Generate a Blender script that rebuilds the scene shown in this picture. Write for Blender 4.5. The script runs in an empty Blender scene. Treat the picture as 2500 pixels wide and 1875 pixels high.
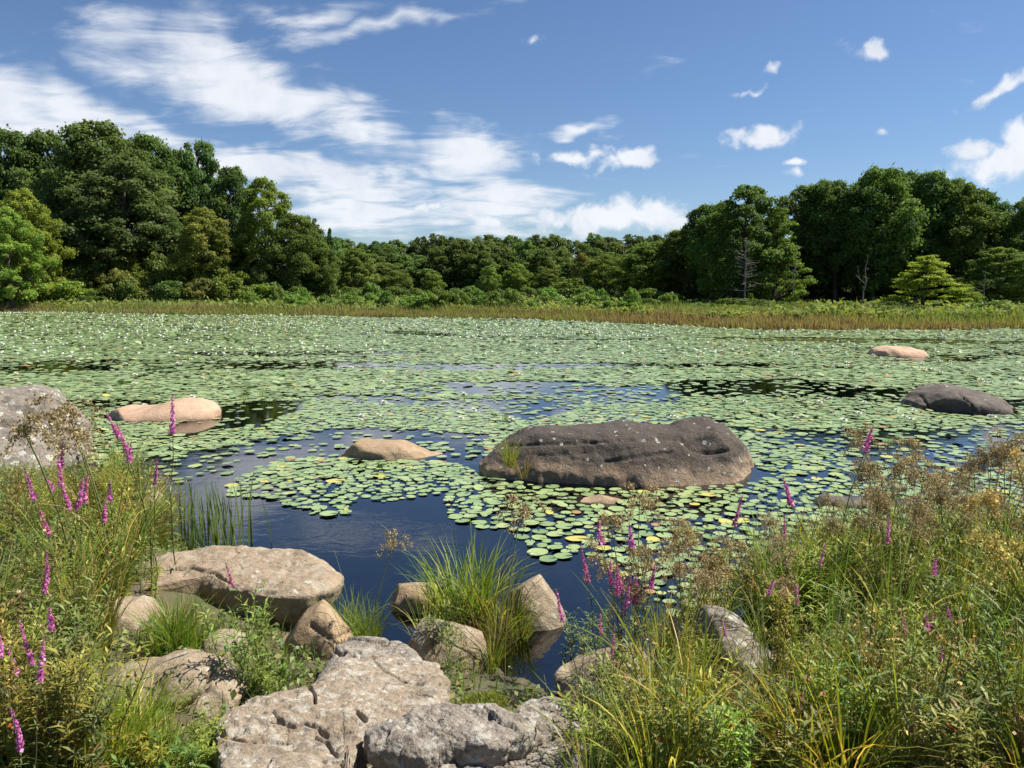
import bpy, math, random
import numpy as np
from mathutils import Vector

# ---------------------------------------------------------------- camera, sky, sun, exposure
scene = bpy.context.scene
COL = scene.collection
R = math.radians
EYE = 2.4                      # lens above the water (z = 0), metres
FPX = 1885.0                   # focal length in pixels of the 2500 x 1875 photograph
PITCH = math.atan((937.5 - 705.0) / FPX)
cam = bpy.data.cameras.new('camera')
cam.sensor_fit = 'HORIZONTAL'
cam.sensor_width = 36.0
cam.lens = 36.0 * FPX / 2500.0
cam.clip_start = 0.05
cam.clip_end = 3000.0
cam_ob = bpy.data.objects.new('camera', cam)
cam_ob.location = (0, 0, EYE)
cam_ob.rotation_euler = (math.pi / 2 - PITCH, 0, 0)
COL.objects.link(cam_ob)
scene.camera = cam_ob

SUN_AZ, SUN_EL = R(76.0), R(54.0)          # clockwise from straight ahead (+Y), above horizon
sl = bpy.data.lights.new('sun', 'SUN')
sl.energy = 5.0
sl.angle = R(0.53)
sl.color = (1.0, 0.95, 0.87)
sun_ob = bpy.data.objects.new('sun', sl)
sd = Vector((math.sin(SUN_AZ) * math.cos(SUN_EL), math.cos(SUN_AZ) * math.cos(SUN_EL), math.sin(SUN_EL)))
sun_ob.rotation_euler = sd.to_track_quat('Z', 'Y').to_euler()
sun_ob.location = (20, 10, 40)
COL.objects.link(sun_ob)

scene.view_settings.view_transform = 'Standard'
scene.view_settings.look = 'None'
scene.view_settings.gamma = 1.0
scene.view_settings.use_curve_mapping = False
scene.view_settings.exposure = 0.72
scene.cycles.use_denoising = True
scene.cycles.max_bounces = 8
scene.cycles.diffuse_bounces = 4
scene.cycles.glossy_bounces = 3
scene.cycles.transmission_bounces = 4
scene.cycles.transparent_max_bounces = 8
scene.cycles.caustics_reflective = False
scene.cycles.caustics_refractive = False
scene.cycles.sample_clamp_indirect = 6.0


def ray(px, py):
    """view ray of a photograph pixel"""
    a, b = (px - 1250.0) / FPX, (937.5 - py) / FPX
    c, s = math.cos(PITCH), math.sin(PITCH)
    return np.array((a, c + b * s, -s + b * c))


def at_z(px, py, z=0.0):
    r = ray(px, py)
    return np.array((0, 0, EYE)) + r * ((z - EYE) / r[2])


def at_y(px, py, y):
    r = ray(px, py)
    return np.array((0, 0, EYE)) + r * (y / r[1])


def project(P):
    P = np.asarray(P, float)
    x, y, z = P[..., 0], P[..., 1], P[..., 2] - EYE
    c, s = math.cos(PITCH), math.sin(PITCH)
    d = y * c - z * s
    u = y * s + z * c
    return 1250 + FPX * x / d, 937.5 - FPX * u / d


def azel(px, py):
    r = ray(px, py)
    return math.atan2(r[0], r[1]), math.atan2(r[2], math.hypot(r[0], r[1]))


# ---------------------------------------------------------------- node helpers
class NT:
    def __init__(self, tree):
        self.t = tree
        self.n = tree.nodes
        self.n.clear()

    def node(self, kind, **kw):
        nd = self.n.new(kind)
        for k, v in kw.items():
            setattr(nd, k, v)
        return nd

    def link(self, a, b):
        self.t.links.new(a, b)

    def val(self, sock, v):
        if isinstance(v, bpy.types.NodeSocket):
            self.link(v, sock)
        elif v is not None:
            sock.default_value = v

    def math(self, op, a, b=None, c=None, clamp=False):
        nd = self.node('ShaderNodeMath', operation=op, use_clamp=clamp)
        self.val(nd.inputs[0], a)
        self.val(nd.inputs[1], b)
        self.val(nd.inputs[2], c)
        return nd.outputs[0]

    def smooth(self, v, a, b, lo=0.0, hi=1.0):
        nd = self.node('ShaderNodeMapRange', interpolation_type='SMOOTHSTEP')
        self.val(nd.inputs[0], v)
        for i, q in zip((1, 2, 3, 4), (a, b, lo, hi)):
            self.val(nd.inputs[i], q)
        return nd.outputs[0]

    def mix(self, f, a, b, blend='MIX'):
        nd = self.node('ShaderNodeMix', data_type='RGBA', blend_type=blend)
        self.val(nd.inputs[0], f)
        self.val(nd.inputs[6], a if isinstance(a, bpy.types.NodeSocket) else (*a, 1))
        self.val(nd.inputs[7], b if isinstance(b, bpy.types.NodeSocket) else (*b, 1))
        return nd.outputs[2]

    def noise(self, vec, scale, detail=4, rough=0.55, dist=0.0, color=False):
        nd = self.node('ShaderNodeTexNoise')
        if vec is not None:
            self.link(vec, nd.inputs['Vector'])
        nd.inputs['Scale'].default_value = scale
        nd.inputs['Detail'].default_value = detail
        nd.inputs['Roughness'].default_value = rough
        nd.inputs['Distortion'].default_value = dist
        return nd.outputs[1 if color else 0]

    def ramp(self, f, stops):
        nd = self.node('ShaderNodeValToRGB')
        self.link(f, nd.inputs[0])
        cr = nd.color_ramp
        while len(cr.elements) < len(stops):
            cr.elements.new(0.5)
        for e, (p, c) in zip(cr.elements, stops):
            e.position = p
            e.color = (*c, 1)
        return nd.outputs[0]


# ---------------------------------------------------------------- sky with clouds (by direction)
w = bpy.data.worlds.new('World')
scene.world = w
w.use_nodes = True
n = NT(w.node_tree)
w.cycles.sampling_method = 'MANUAL'
w.cycles.sample_map_resolution = 512
sky = n.node('ShaderNodeTexSky', sky_type='NISHITA', sun_disc=False)
sky.sun_elevation = SUN_EL
sky.sun_rotation = SUN_AZ
sky.altitude = 300.0
sky.air_density = 1.0
sky.dust_density = 0.35
sky.ozone_density = 1.3
tc = n.node('ShaderNodeTexCoord')
vdir = tc.outputs['Generated']
sep = n.node('ShaderNodeSeparateXYZ')
n.link(vdir, sep.inputs[0])
az = n.math('ARCTAN2', sep.outputs[0], sep.outputs[1])
el = n.math('ARCSINE', sep.outputs[2])
ae = n.node('ShaderNodeCombineXYZ')
n.link(az, ae.inputs[0])
n.link(el, ae.inputs[1])
# domain warp so that no outline stays an ellipse
wn = n.noise(ae.outputs[0], 9.0, 3, 0.6, 0.0, color=True)
wv = n.node('ShaderNodeVectorMath', operation='MULTIPLY_ADD')
n.link(wn, wv.inputs[0])
wv.inputs[1].default_value = (0.13, 0.070, 0)
wv.inputs[2].default_value = (-0.065, -0.035, 0)
add = n.node('ShaderNodeVectorMath', operation='ADD')
n.link(ae.outputs[0], add.inputs[0])
n.link(wv.outputs[0], add.inputs[1])
warped = add.outputs[0]


rots = {}


def turned(tilt):
    if tilt not in rots:
        mp = n.node('ShaderNodeMapping', vector_type='POINT')
        n.link(warped, mp.inputs[0])
        mp.inputs[2].default_value = (0, 0, R(tilt))
        rots[tilt] = mp.outputs[0]
    return rots[tilt]


def field(spots, vec):
    """highest of many soft ellipses given as photograph pixels (cx, cy, rx, ry, tilt, weight)"""
    acc = None
    for (cx, cy, rx, ry, tilt, wt) in spots:
        tilt = 12 * round(tilt / 12)
        a0, e0 = azel(cx, cy)
        c, s = math.cos(R(tilt)), math.sin(R(tilt))
        a0, e0 = a0 * c - e0 * s, a0 * s + e0 * c
        mp = n.node('ShaderNodeVectorMath', operation='MULTIPLY_ADD')
        n.link(turned(tilt) if tilt else vec, mp.inputs[0])
        sx, sy = FPX / rx, FPX / ry
        mp.inputs[1].default_value = (sx, sy, 0)
        mp.inputs[2].default_value = (-a0 * sx, -e0 * sy, 0)
        g = n.node('ShaderNodeTexGradient', gradient_type='SPHERICAL')
        n.link(mp.outputs[0], g.inputs[0])
        f = g.outputs[1] if wt == 1.0 else n.math('MULTIPLY', g.outputs[1], wt)
        acc = f if acc is None else n.math('MAXIMUM', acc, f)
    return acc


soft = [(600, 215, 470, 135, 12, 1.0), (470, 105, 200, 100, 0, .8), (870, 300, 190, 80, 24, .85), (860, 225, 200, 36, -4, .7),
        (290, 60, 260, 120, 20, .55), (20, 235, 330, 125, 24, 1.15), (560, 385, 480, 62, 12, 1.0), (860, 450, 330, 70, 8, 1.0),
        (1150, 370, 210, 115, 0, .95), (1210, 490, 290, 80, -4, 1.0), (860, 520, 420, 95, 0, .9), (1180, 545, 330, 50, 0, .75),
        (960, 45, 520, 34, -12, .52), (760, 20, 260, 42, -8, .5), (1400, 310, 120, 24, -12, .8), (-500, 300, 500, 200, 10, 1.0)]
crisp = [(1500, 535, 330, 56, -3, 1.0), (1590, 510, 170, 46, 0, .9), (1530, 390, 140, 46, -17, .95), (1500, 405, 90, 30, 0, .8),
         (1855, 335, 105, 42, -3, 1.0), (2460, 385, 190, 70, -8, 1.05), (2340, 365, 80, 45, 10, .9), (2490, 340, 100, 70, 0, 1.0),
         (1930, 405, 75, 20, 0, .8), (1950, 430, 60, 18, 0, .65), (2105, 132, 62, 32, 12, .75), (2440, 203, 100, 28, -18, .75),
         (1835, 232, 54, 16, 5, .66), (1885, 193, 42, 18, 5, .66), (2155, 316, 46, 28, 5, .64), (1308, 95, 60, 26, -15, .58),
         (1390, 378, 100, 34, -5, .9), (1180, 540, 90, 34, 0, .85), (1075, 520, 80, 30, 0, .8), (2700, 300, 180, 60, 0, 1.0)]
# stretched, wispy noise for the thin cloud; rounder noise for the small heaps
pl = n.node('ShaderNodeVectorMath', operation='SCALE')
n.link(vdir, pl.inputs[0])
n.link(n.math('DIVIDE', 1.0, n.math('ADD', n.math('MAXIMUM', sep.outputs[2], 0.0), 0.18)), pl.inputs[3])
pm = n.node('ShaderNodeMapping')
n.link(pl.outputs[0], pm.inputs[0])
pm.inputs[2].default_value = (0, 0, R(35))
pm.inputs[3].default_value = (1.0, 1.7, 1.0)
wisp = n.noise(pm.outputs[0], 3.0, 7, 0.60, 0.55)
fs = field(soft, warped)
fc = field(crisp, warped)
heap = n.noise(ae.outputs[0], 34.0, 6, 0.62, 0.25)
cov_s = n.math('MULTIPLY', n.smooth(n.math('ADD', fs, n.math('MULTIPLY', n.math('SUBTRACT', wisp, 0.5), 1.65)), 0.18, 0.84), 0.91)
veil = n.math('MULTIPLY', n.smooth(wisp, 0.60, 0.95), 0.22)
cov_c = n.math('MULTIPLY', n.smooth(n.math('ADD', fc, n.math('MULTIPLY', n.math('SUBTRACT', heap, 0.5), 1.25)), 0.26, 0.74), 0.95)
cov = n.math('MAXIMUM', n.math('MAXIMUM', cov_s, veil), cov_c)
grey = n.smooth(n.noise(warped, 11.0, 5, 0.6), 0.42, 0.72)
# thin veil at the horizon
cloud_col = n.mix(n.math('MULTIPLY', grey, 0.55), (9.3, 9.6, 10.1), (5.7, 6.4, 7.7))
skyhs = n.node('ShaderNodeHueSaturation')
skyhs.inputs['Saturation'].default_value = 1.02
skyhs.inputs['Value'].default_value = 1.0
n.link(n.mix(1.0, sky.outputs[0], (.80, .92, 1.10), 'MULTIPLY'), skyhs.inputs['Color'])
col = n.mix(cov, skyhs.outputs[0], cloud_col)
bg = n.node('ShaderNodeBackground')
n.link(col, bg.inputs[0])
bg.inputs[1].default_value = 0.061
wo = n.node('ShaderNodeOutputWorld')
n.link(bg.outputs[0], wo.inputs[0])

# ---------------------------------------------------------------- numpy noise
def _hash(ix, iy, iz, seed):
    h = (ix.astype(np.int64) * 374761393 + iy.astype(np.int64) * 668265263 + iz.astype(np.int64) * 1442695041 + seed * 974711) & 0xffffffff
    h = ((h ^ (h >> 13)) * 1274126177) & 0xffffffff
    h = ((h ^ (h >> 16)) * 2246822519) & 0xffffffff
    return ((h ^ (h >> 15)) & 0xffffff) / 8388607.5 - 1.0


def vnoise(P, seed=0):
    P = np.asarray(P, float)
    i = np.floor(P).astype(np.int64)
    f = P - i
    f = f * f * f * (f * (f * 6 - 15) + 10)
    out = 0
    for dx in (0, 1):
        wx = f[:, 0] if dx else 1 - f[:, 0]
        for dy in (0, 1):
            wy = f[:, 1] if dy else 1 - f[:, 1]
            for dz in (0, 1):
                wz = f[:, 2] if dz else 1 - f[:, 2]
                out = out + _hash(i[:, 0] + dx, i[:, 1] + dy, i[:, 2] + dz, seed) * wx * wy * wz
    return out


def fbm(P, scale, octaves=4, seed=0, gain=0.5):
    P = np.asarray(P, float) * scale
    a, s, out = 1.0, 0.0, 0
    for o in range(octaves):
        out = out + a * vnoise(P + 17.3 * o, seed + o)
        s += a
        a *= gain
        P = P * 2.03
    return out / s


def fbm2(x, y, scale, octaves=3, seed=0):
    x = np.asarray(x, float)
    return fbm(np.stack([x.ravel(), np.asarray(y, float).ravel(), np.full(x.size, 0.37)], 1), scale, octaves, seed).reshape(x.shape)


def sstep(v, a, b):
    t = np.clip((v - a) / (b - a), 0, 1)
    return t * t * (3 - 2 * t)


def in_poly(px, py, poly):
    px, py = np.asarray(px), np.asarray(py)
    c = np.zeros(px.shape, bool)
    k = len(poly)
    for i in range(k):
        x0, y0 = poly[i]
        x1, y1 = poly[(i + 1) % k]
        if y0 == y1:
            continue
        hit = ((y0 > py) != (y1 > py)) & (px < (x1 - x0) * (py - y0) / (y1 - y0) + x0)
        c ^= hit
    return c


# ---------------------------------------------------------------- meshes and objects
def mk(name, parts, mat, smooth=False, attr=None):
    """one mesh from [(verts (N,3), faces (M,k), c per face)]"""
    V, loops, starts, totals, C = [], [], [], [], []
    off, lo = 0, 0
    for (v, f, c) in parts:
        v = np.asarray(v, np.float32).reshape(-1, 3)
        f = np.asarray(f, np.int64)
        if len(f) == 0:
            continue
        k = f.shape[1]
        V.append(v)
        loops.append((f + off).ravel())
        starts.append(lo + np.arange(len(f)) * k)
        totals.append(np.full(len(f), k))
        C.append(np.broadcast_to(np.asarray(c, np.float32), (len(f),)))
        off += len(v)
        lo += f.size
    V, loops, starts, totals, C = map(np.concatenate, (V, loops, starts, totals, C))
    me = bpy.data.meshes.new(name)
    me.vertices.add(len(V))
    me.vertices.foreach_set('co', V.ravel())
    me.loops.add(len(loops))
    me.loops.foreach_set('vertex_index', loops.astype(np.int32))
    me.polygons.add(len(starts))
    me.polygons.foreach_set('loop_start', starts.astype(np.int32))
    me.polygons.foreach_set('loop_total', totals.astype(np.int32))
    if smooth:
        me.polygons.foreach_set('use_smooth', np.ones(len(starts), bool))
    at = me.attributes.new('c', 'FLOAT', 'FACE')
    at.data.foreach_set('value', C.astype(np.float32))
    if attr is not None:
        for nm, arr in attr.items():
            a2 = me.attributes.new(nm, 'FLOAT', 'POINT')
            a2.data.foreach_set('value', np.asarray(arr, np.float32))
    me.update(calc_edges=True)
    if mat is not None:
        me.materials.append(mat)
    return me


def ob(name, me, parent=None, loc=None, rz=0.0, scale=None, color=None):
    o = bpy.data.objects.new(name, me)
    COL.objects.link(o)
    if parent is not None:
        o.parent = parent
    if loc is not None:
        o.location = [float(q) for q in loc]
    if rz:
        o.rotation_euler = (0, 0, rz)
    if scale is not None:
        o.scale = scale if hasattr(scale, '__len__') else (scale,) * 3
    if color is not None:
        o.color = (*color, 1)
    return o


def tag(o, label=None, cat=None, group=None, kind=None):
    if label:
        o['label'] = label
    if cat:
        o['category'] = cat
    if group:
        o['group'] = group
    if kind:
        o['kind'] = kind
    return o


def place(proto, name, label, cat, loc, rz=0.0, scale=1.0, group=None, color=None, tilt=(0, 0)):
    """a thing: an Empty with one child for each (part name, mesh) of the prototype"""
    root = ob(name, None, loc=loc, scale=scale)
    root.rotation_euler = (tilt[0], tilt[1], rz)
    root.empty_display_size = 0.1
    tag(root, label, cat, group)
    for (pn, me) in proto:
        ch = ob(pn, me, parent=root)
        if color is not None:
            ch.color = (*color, 1)
        if pn in ('seed_head', 'seed_tip', 'dry_leaves', 'flower_spike', 'leaves', 'foliage', 'crown', 'blades', 'petals'):
            ch['kind'] = 'stuff'            # pieces too small to tell apart singly
    return root


def tube(pts, rad, sides=4):
    pts = np.asarray(pts, float)
    k = len(pts)
    rad = np.broadcast_to(np.asarray(rad, float), (k,))
    d = np.gradient(pts, axis=0)
    d /= np.linalg.norm(d, axis=1, keepdims=True) + 1e-9
    ref = np.where(np.abs(d[:, 2:3]) > 0.9, np.array([[1.0, 0, 0]]), np.array([[0, 0, 1.0]]))
    a = np.cross(d, ref)
    a /= np.linalg.norm(a, axis=1, keepdims=True) + 1e-9
    b = np.cross(d, a)
    th = np.arange(sides) * 2 * math.pi / sides
    V = pts[:, None] + rad[:, None, None] * (np.cos(th)[None, :, None] * a[:, None] + np.sin(th)[None, :, None] * b[:, None])
    i = np.arange(k - 1)[:, None] * sides
    j = np.arange(sides)[None, :]
    j2 = (j + 1) % sides
    F = np.stack([i + j, i + j2, i + sides + j2, i + sides + j], -1).reshape(-1, 4)
    return V.reshape(-1, 3), F


def blades(rng, base, ang, L, W, lean, curve, segs=5, c=None):
    """grass blades: ribbons that lean and bend over"""
    N = len(base)
    t = np.linspace(0, 1, segs + 1)
    ang, L, W, lean, curve = (np.broadcast_to(np.asarray(q, float), (N,)) for q in (ang, L, W, lean, curve))
    phi = lean[:, None] + curve[:, None] * (t[None, :] ** 1.3)
    dh = np.stack([np.cos(ang), np.sin(ang), np.zeros(N)], 1)
    step = (np.sin(phi)[:, :, None] * dh[:, None, :] + np.cos(phi)[:, :, None] * np.array([0, 0, 1.0])) * (L / segs)[:, None, None]
    P = base[:, None, :] + np.concatenate([np.zeros((N, 1, 3)), np.cumsum(step[:, :-1], axis=1)], 1)
    tw = rng.uniform(-1.3, 1.3, N)
    side = np.stack([np.cos(ang + math.pi / 2 + tw), np.sin(ang + math.pi / 2 + tw), np.zeros(N)], 1)
    prof = np.minimum(1, 0.55 + 1.4 * t) * np.sqrt(np.clip(1 - t ** 2, 0.004, 1))
    half = 0.5 * W[:, None, None] * prof[None, :, None] * side[:, None, :]
    V = np.stack([P - half, P + half], 2).reshape(-1, 3)
    m = segs + 1
    i = (np.arange(N) * m * 2)[:, None] + (np.arange(segs) * 2)[None, :]
    F = np.stack([i, i + 1, i + 3, i + 2], -1).reshape(-1, 4)
    if c is None:
        c = rng.random(N)
    return V, F, np.repeat(np.broadcast_to(c, (N,)), segs)


def leaves(base, d, nrm, L, W, c, fold=0.25):
    """lance-shaped leaves: two folded halves, four triangles"""
    N = len(base)
    d = d / (np.linalg.norm(d, axis=1, keepdims=True) + 1e-9)
    s = np.cross(d, nrm)
    s /= np.linalg.norm(s, axis=1, keepdims=True) + 1e-9
    u = np.cross(s, d)
    L = np.broadcast_to(np.asarray(L, float), (N,))[:, None]
    W = np.broadcast_to(np.asarray(W, float), (N,))[:, None]
    mid = base + d * L * 0.45
    tip = base + d * L - u * L * 0.16
    V = np.stack([base, mid + s * W / 2 + u * W * fold, mid, mid - s * W / 2 + u * W * fold, tip], 1).reshape(-1, 3)
    i = (np.arange(N) * 5)[:, None]
    F = np.concatenate([i + np.array([[0, 2, 1]]), i + np.array([[0, 3, 2]]), i + np.array([[1, 2, 4]]), i + np.array([[2, 3, 4]])], 0)
    return V, F, np.tile(np.broadcast_to(np.asarray(c, float), (N,)), 4)


def diamonds(P, nrm, size, rng, c, aspect=1.5):
    """flat leaf-sized rhombs lying across the given normals"""
    N = len(P)
    r = rng.normal(size=(N, 3))
    a = np.cross(nrm, r)
    a /= np.linalg.norm(a, axis=1, keepdims=True) + 1e-9
    b = np.cross(nrm, a)
    size = np.broadcast_to(np.asarray(size, float), (N,))[:, None]
    nn = nrm / (np.linalg.norm(nrm, axis=1, keepdims=True) + 1e-9)
    V = np.stack([P + a * size * aspect / 2, P + b * size / 2 + nn * size * .12, P - a * size * aspect / 2 - nn * size * .1, P - b * size / 2 + nn * size * .12], 1)
    F = np.arange(N * 4).reshape(N, 4)
    return V.reshape(-1, 3), F, np.broadcast_to(c, (N,))


# ---------------------------------------------------------------- materials
def material(name):
    m = bpy.data.materials.new(name)
    m.use_nodes = True
    return m, NT(m.node_tree)


def leaf_mat(name, stops, trans=0.3, rough=0.5, spec=0.3, tint=True, vary=0.25, tcol=(1.15, 1.1, 0.55), hue=.03):
    m, t = material(name)
    at = t.node('ShaderNodeAttribute', attribute_name='c')
    colr = t.ramp(at.outputs['Fac'], stops)
    oi = t.node('ShaderNodeObjectInfo')
    if tint:
        colr = t.mix(1.0, colr, oi.outputs['Color'], 'MULTIPLY')
    hs = t.node('ShaderNodeHueSaturation')
    t.link(colr, hs.inputs['Color'])
    t.link(t.math('MULTIPLY_ADD', oi.outputs['Random'], vary, 1 - vary / 2), hs.inputs['Value'])
    t.link(t.math('MULTIPLY_ADD', oi.outputs['Random'], hue, 0.5 - hue / 2), hs.inputs['Hue'])
    colr = hs.outputs[0]
    p = t.node('ShaderNodeBsdfPrincipled')
    t.link(colr, p.inputs['Base Color'])
    p.inputs['Roughness'].default_value = rough
    p.inputs['Specular IOR Level'].default_value = spec
    tr = t.node('ShaderNodeBsdfTranslucent')
    t.link(t.mix(1.0, colr, tcol, 'MULTIPLY'), tr.inputs['Color'])
    mx = t.node('ShaderNodeMixShader')
    mx.inputs[0].default_value = trans
    t.link(p.outputs[0], mx.inputs[1])
    t.link(tr.outputs[0], mx.inputs[2])
    o = t.node('ShaderNodeOutputMaterial')
    t.link(mx.outputs[0], o.inputs[0])
    return m


def rock_mat(name, base, dark, pale, lichen=0.3, crust=0.0, crust_z=(0.1, 0.5), lich_scale=9.0, grain=70.0, lich_col=(.50, .50, .40), stain=0.45, lich_size=.45, streak=.5, bump=.028, mottle=0.0):
    m, t = material(name)
    tcn = t.node('ShaderNodeTexCoord')
    v = tcn.outputs['Object']
    big = t.noise(v, 2.3, 5, 0.6, 0.4)
    med = t.noise(v, 9.0, 5, 0.65, 0.2)
    fine = t.noise(v, grain, 4, 0.7)
    c = t.mix(t.smooth(big, 0.35, 0.68), base, pale)
    c = t.mix(t.math('MULTIPLY', t.smooth(med, 0.50, 0.72), stain), c, dark)
    if streak > 0:                                  # bands in the stone
        sm = t.node('ShaderNodeMapping')
        t.link(v, sm.inputs[0])
        sm.inputs[2].default_value = (.3, .25, .6)
        sm.inputs[3].default_value = (1.2, 4.0, 9.0)
        c = t.mix(t.math('MULTIPLY', t.smooth(t.noise(sm.outputs[0], 1.6, 6, .7, .5), .48, .74), streak), c, tuple(.5 * q for q in base))
    if crust > 0:
        sp = t.node('ShaderNodeSeparateXYZ')
        t.link(v, sp.inputs[0])
        zz = t.math('ADD', sp.outputs[2], t.math('MULTIPLY', t.math('SUBTRACT', t.noise(v, 3.0, 5, 0.65), 0.5), 0.55))
        c = t.mix(t.math('MULTIPLY', t.smooth(zz, crust_z[0], crust_z[1]), crust), c, dark)
    c = t.mix(t.math('MULTIPLY', t.smooth(fine, 0.48, 0.70), 0.45), c, dark)
    c = t.mix(t.math('MULTIPLY', t.smooth(t.noise(v, grain * 1.7, 2, .6), 0.56, 0.72), 0.35), c, (.62, .56, .47))
    if mottle > 0:                                  # crusts that spread in irregular patches
        mo = t.smooth(t.noise(v, 11.0, 7, .72, .3), .50, .60)
        c = t.mix(t.math('MULTIPLY', mo, mottle), c, lich_col)
        md = t.smooth(t.noise(v, 6.5, 7, .75, .6), .54, .66)
        c = t.mix(t.math('MULTIPLY', md, mottle * .9), c, dark)
    if lichen > 0:
        vo = t.node('ShaderNodeTexVoronoi', feature='F1')
        wob = t.node('ShaderNodeVectorMath', operation='MULTIPLY_ADD')
        t.link(t.noise(v, 26.0, 3, .6, color=True), wob.inputs[0])
        wob.inputs[1].default_value = (.06, .06, .06)
        t.link(v, wob.inputs[2])
        t.link(wob.outputs[0], vo.inputs['Vector'])
        vo.inputs['Scale'].default_value = lich_scale
        sc = t.node('ShaderNodeSeparateColor')
        t.link(vo.outputs['Color'], sc.inputs[0])
        thr = t.math('MULTIPLY', sc.outputs[0], lich_size)
        where = t.smooth(t.noise(v, 1.7, 3, .6), 0.62 - 0.4 * lichen, 0.75 - 0.4 * lichen)
        msk = t.math('MULTIPLY', t.smooth(t.math('SUBTRACT', thr, vo.outputs['Distance']), 0.0, 0.08), where)
        msk = t.math('MULTIPLY', msk, t.smooth(sc.outputs[1], 1 - 1.3 * lichen - .1, 1 - 1.3 * lichen))
        c = t.mix(t.math('MULTIPLY', msk, t.smooth(t.noise(v, 60.0, 2, .5), .3, .55)), c, lich_col)
    p = t.node('ShaderNodeBsdfPrincipled')
    t.link(c, p.inputs['Base Color'])
    p.inputs['Roughness'].default_value = 0.85
    p.inputs['Specular IOR Level'].default_value = 0.25
    h = t.math('ADD', t.math('MULTIPLY', fine, 0.16), t.math('ADD', t.math('MULTIPLY', med, 0.7), t.math('MULTIPLY', t.noise(v, 28.0, 5, .7, .3), 0.6)))
    bp = t.node('ShaderNodeBump')
    bp.inputs['Strength'].default_value = 0.8
    bp.inputs['Distance'].default_value = bump
    t.link(h, bp.inputs['Height'])
    t.link(bp.outputs[0], p.inputs['Normal'])
    o = t.node('ShaderNodeOutputMaterial')
    t.link(p.outputs[0], o.inputs[0])
    return m


def plain_mat(name, colr, rough=0.7, stops=None, scale=6.0):
    m, t = material(name)
    p = t.node('ShaderNodeBsdfPrincipled')
    tcn = t.node('ShaderNodeTexCoord')
    f = t.noise(tcn.outputs['Object'], scale, 4, .6)
    k = stops or [(0.3, tuple(q * .7 for q in colr)), (0.7, tuple(q * 1.25 for q in colr))]
    t.link(t.ramp(f, k), p.inputs['Base Color'])
    p.inputs['Roughness'].default_value = rough
    p.inputs['Specular IOR Level'].default_value = 0.3
    o = t.node('ShaderNodeOutputMaterial')
    t.link(p.outputs[0], o.inputs[0])
    return m

# ---------------------------------------------------------------- ground, pond bed, water
YW = np.array([(-30, 12), (-9, 10.8), (-7, 10.4), (-5.2, 9.4), (-4.2, 8.2), (-3.3, 7.3), (-2.6, 6.7), (-2.0, 5.7), (-1.4, 5.0), (-0.8, 4.75), (-0.2, 4.7),
               (0.25, 4.25), (0.75, 4.3), (1.3, 4.9), (1.9, 5.5), (2.6, 5.9), (3.5, 6.5), (5, 7.0), (8, 8.0), (30, 12)])
far_px = [(-600, 757), (0, 761), (500, 768), (1000, 773), (1250, 777), (1500, 788), (1700, 797), (1850, 804), (2100, 803), (2500, 803), (3100, 802)]
far_pts = np.array([at_z(a, b) for a, b in far_px])
FU, FY = far_pts[:, 0] / far_pts[:, 1], far_pts[:, 1]


def near_edge(x):
    return np.interp(x, YW[:, 0], YW[:, 1])


def far_edge(x, y):
    return np.interp(x / np.maximum(y, 1.0), FU, FY)


def ground_z(x, y):
    x, y = np.asarray(x, float), np.asarray(y, float)
    d = y - near_edge(x) - 0.12 * fbm2(x, y, 1.4, 3, 5)
    near = np.where(d < 0, 0.74 * (1 - np.exp(d / 3.2)) + 0.0, -0.75 * sstep(d, 0, 5.0) - 0.05 * np.minimum(d, 1))
    near = near + 0.05 * fbm2(x, y, 1.9, 4, 8) * sstep(-d, -0.3, 0.6)
    e = y - far_edge(x, y) + 0.9 * fbm2(x, y, .35, 3, 3) + 2.2 * fbm2(x, y, .10, 2, 4)
    far = -0.75 + 0.83 * sstep(e, -3.0, 0.0) + 0.35 * sstep(e, 0, 25) + 3.2 * sstep(e, 60, 260) + 9 * sstep(e, 250, 800)
    return np.where(e > -3, np.maximum(near, far), near)


def axis(lo, hi, fine_lo, fine_hi, step, grow):
    a = list(np.arange(fine_lo, fine_hi + 1e-6, step))
    s = step
    while a[-1] < hi:
        s *= grow
        a.append(a[-1] + s)
    s = step
    while a[0] > lo:
        s *= grow
        a.insert(0, a[0] - s)
    return np.array(a)


_tx, _ty = np.arange(-11, 11, .06), np.arange(.3, 16, .06)
_TZ = None


def gz1(x, y):
    """ground height at one point, looked up on the near bank"""
    global _TZ
    if _TZ is None:
        a, b = np.meshgrid(_tx, _ty)
        _TZ = ground_z(a, b)
    i, j = int((x + 11) / .06 + .5), int((y - .3) / .06 + .5)
    if 0 <= i < _TZ.shape[1] and 0 <= j < _TZ.shape[0]:
        return float(_TZ[j, i])
    return float(ground_z(np.array(float(x)), np.array(float(y))))


gx = axis(-900, 900, -9, 9, 0.14, 1.055)
gy = axis(-60, 1300, 0.5, 12, 0.14, 1.04)
GX, GY = np.meshgrid(gx, gy)
GZ = ground_z(GX, GY)
nx, ny = len(gx), len(gy)
ii = (np.arange(ny - 1)[:, None] * nx + np.arange(nx - 1)[None, :]).ravel()
GF = np.stack([ii, ii + 1, ii + nx + 1, ii + nx], 1)

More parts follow.
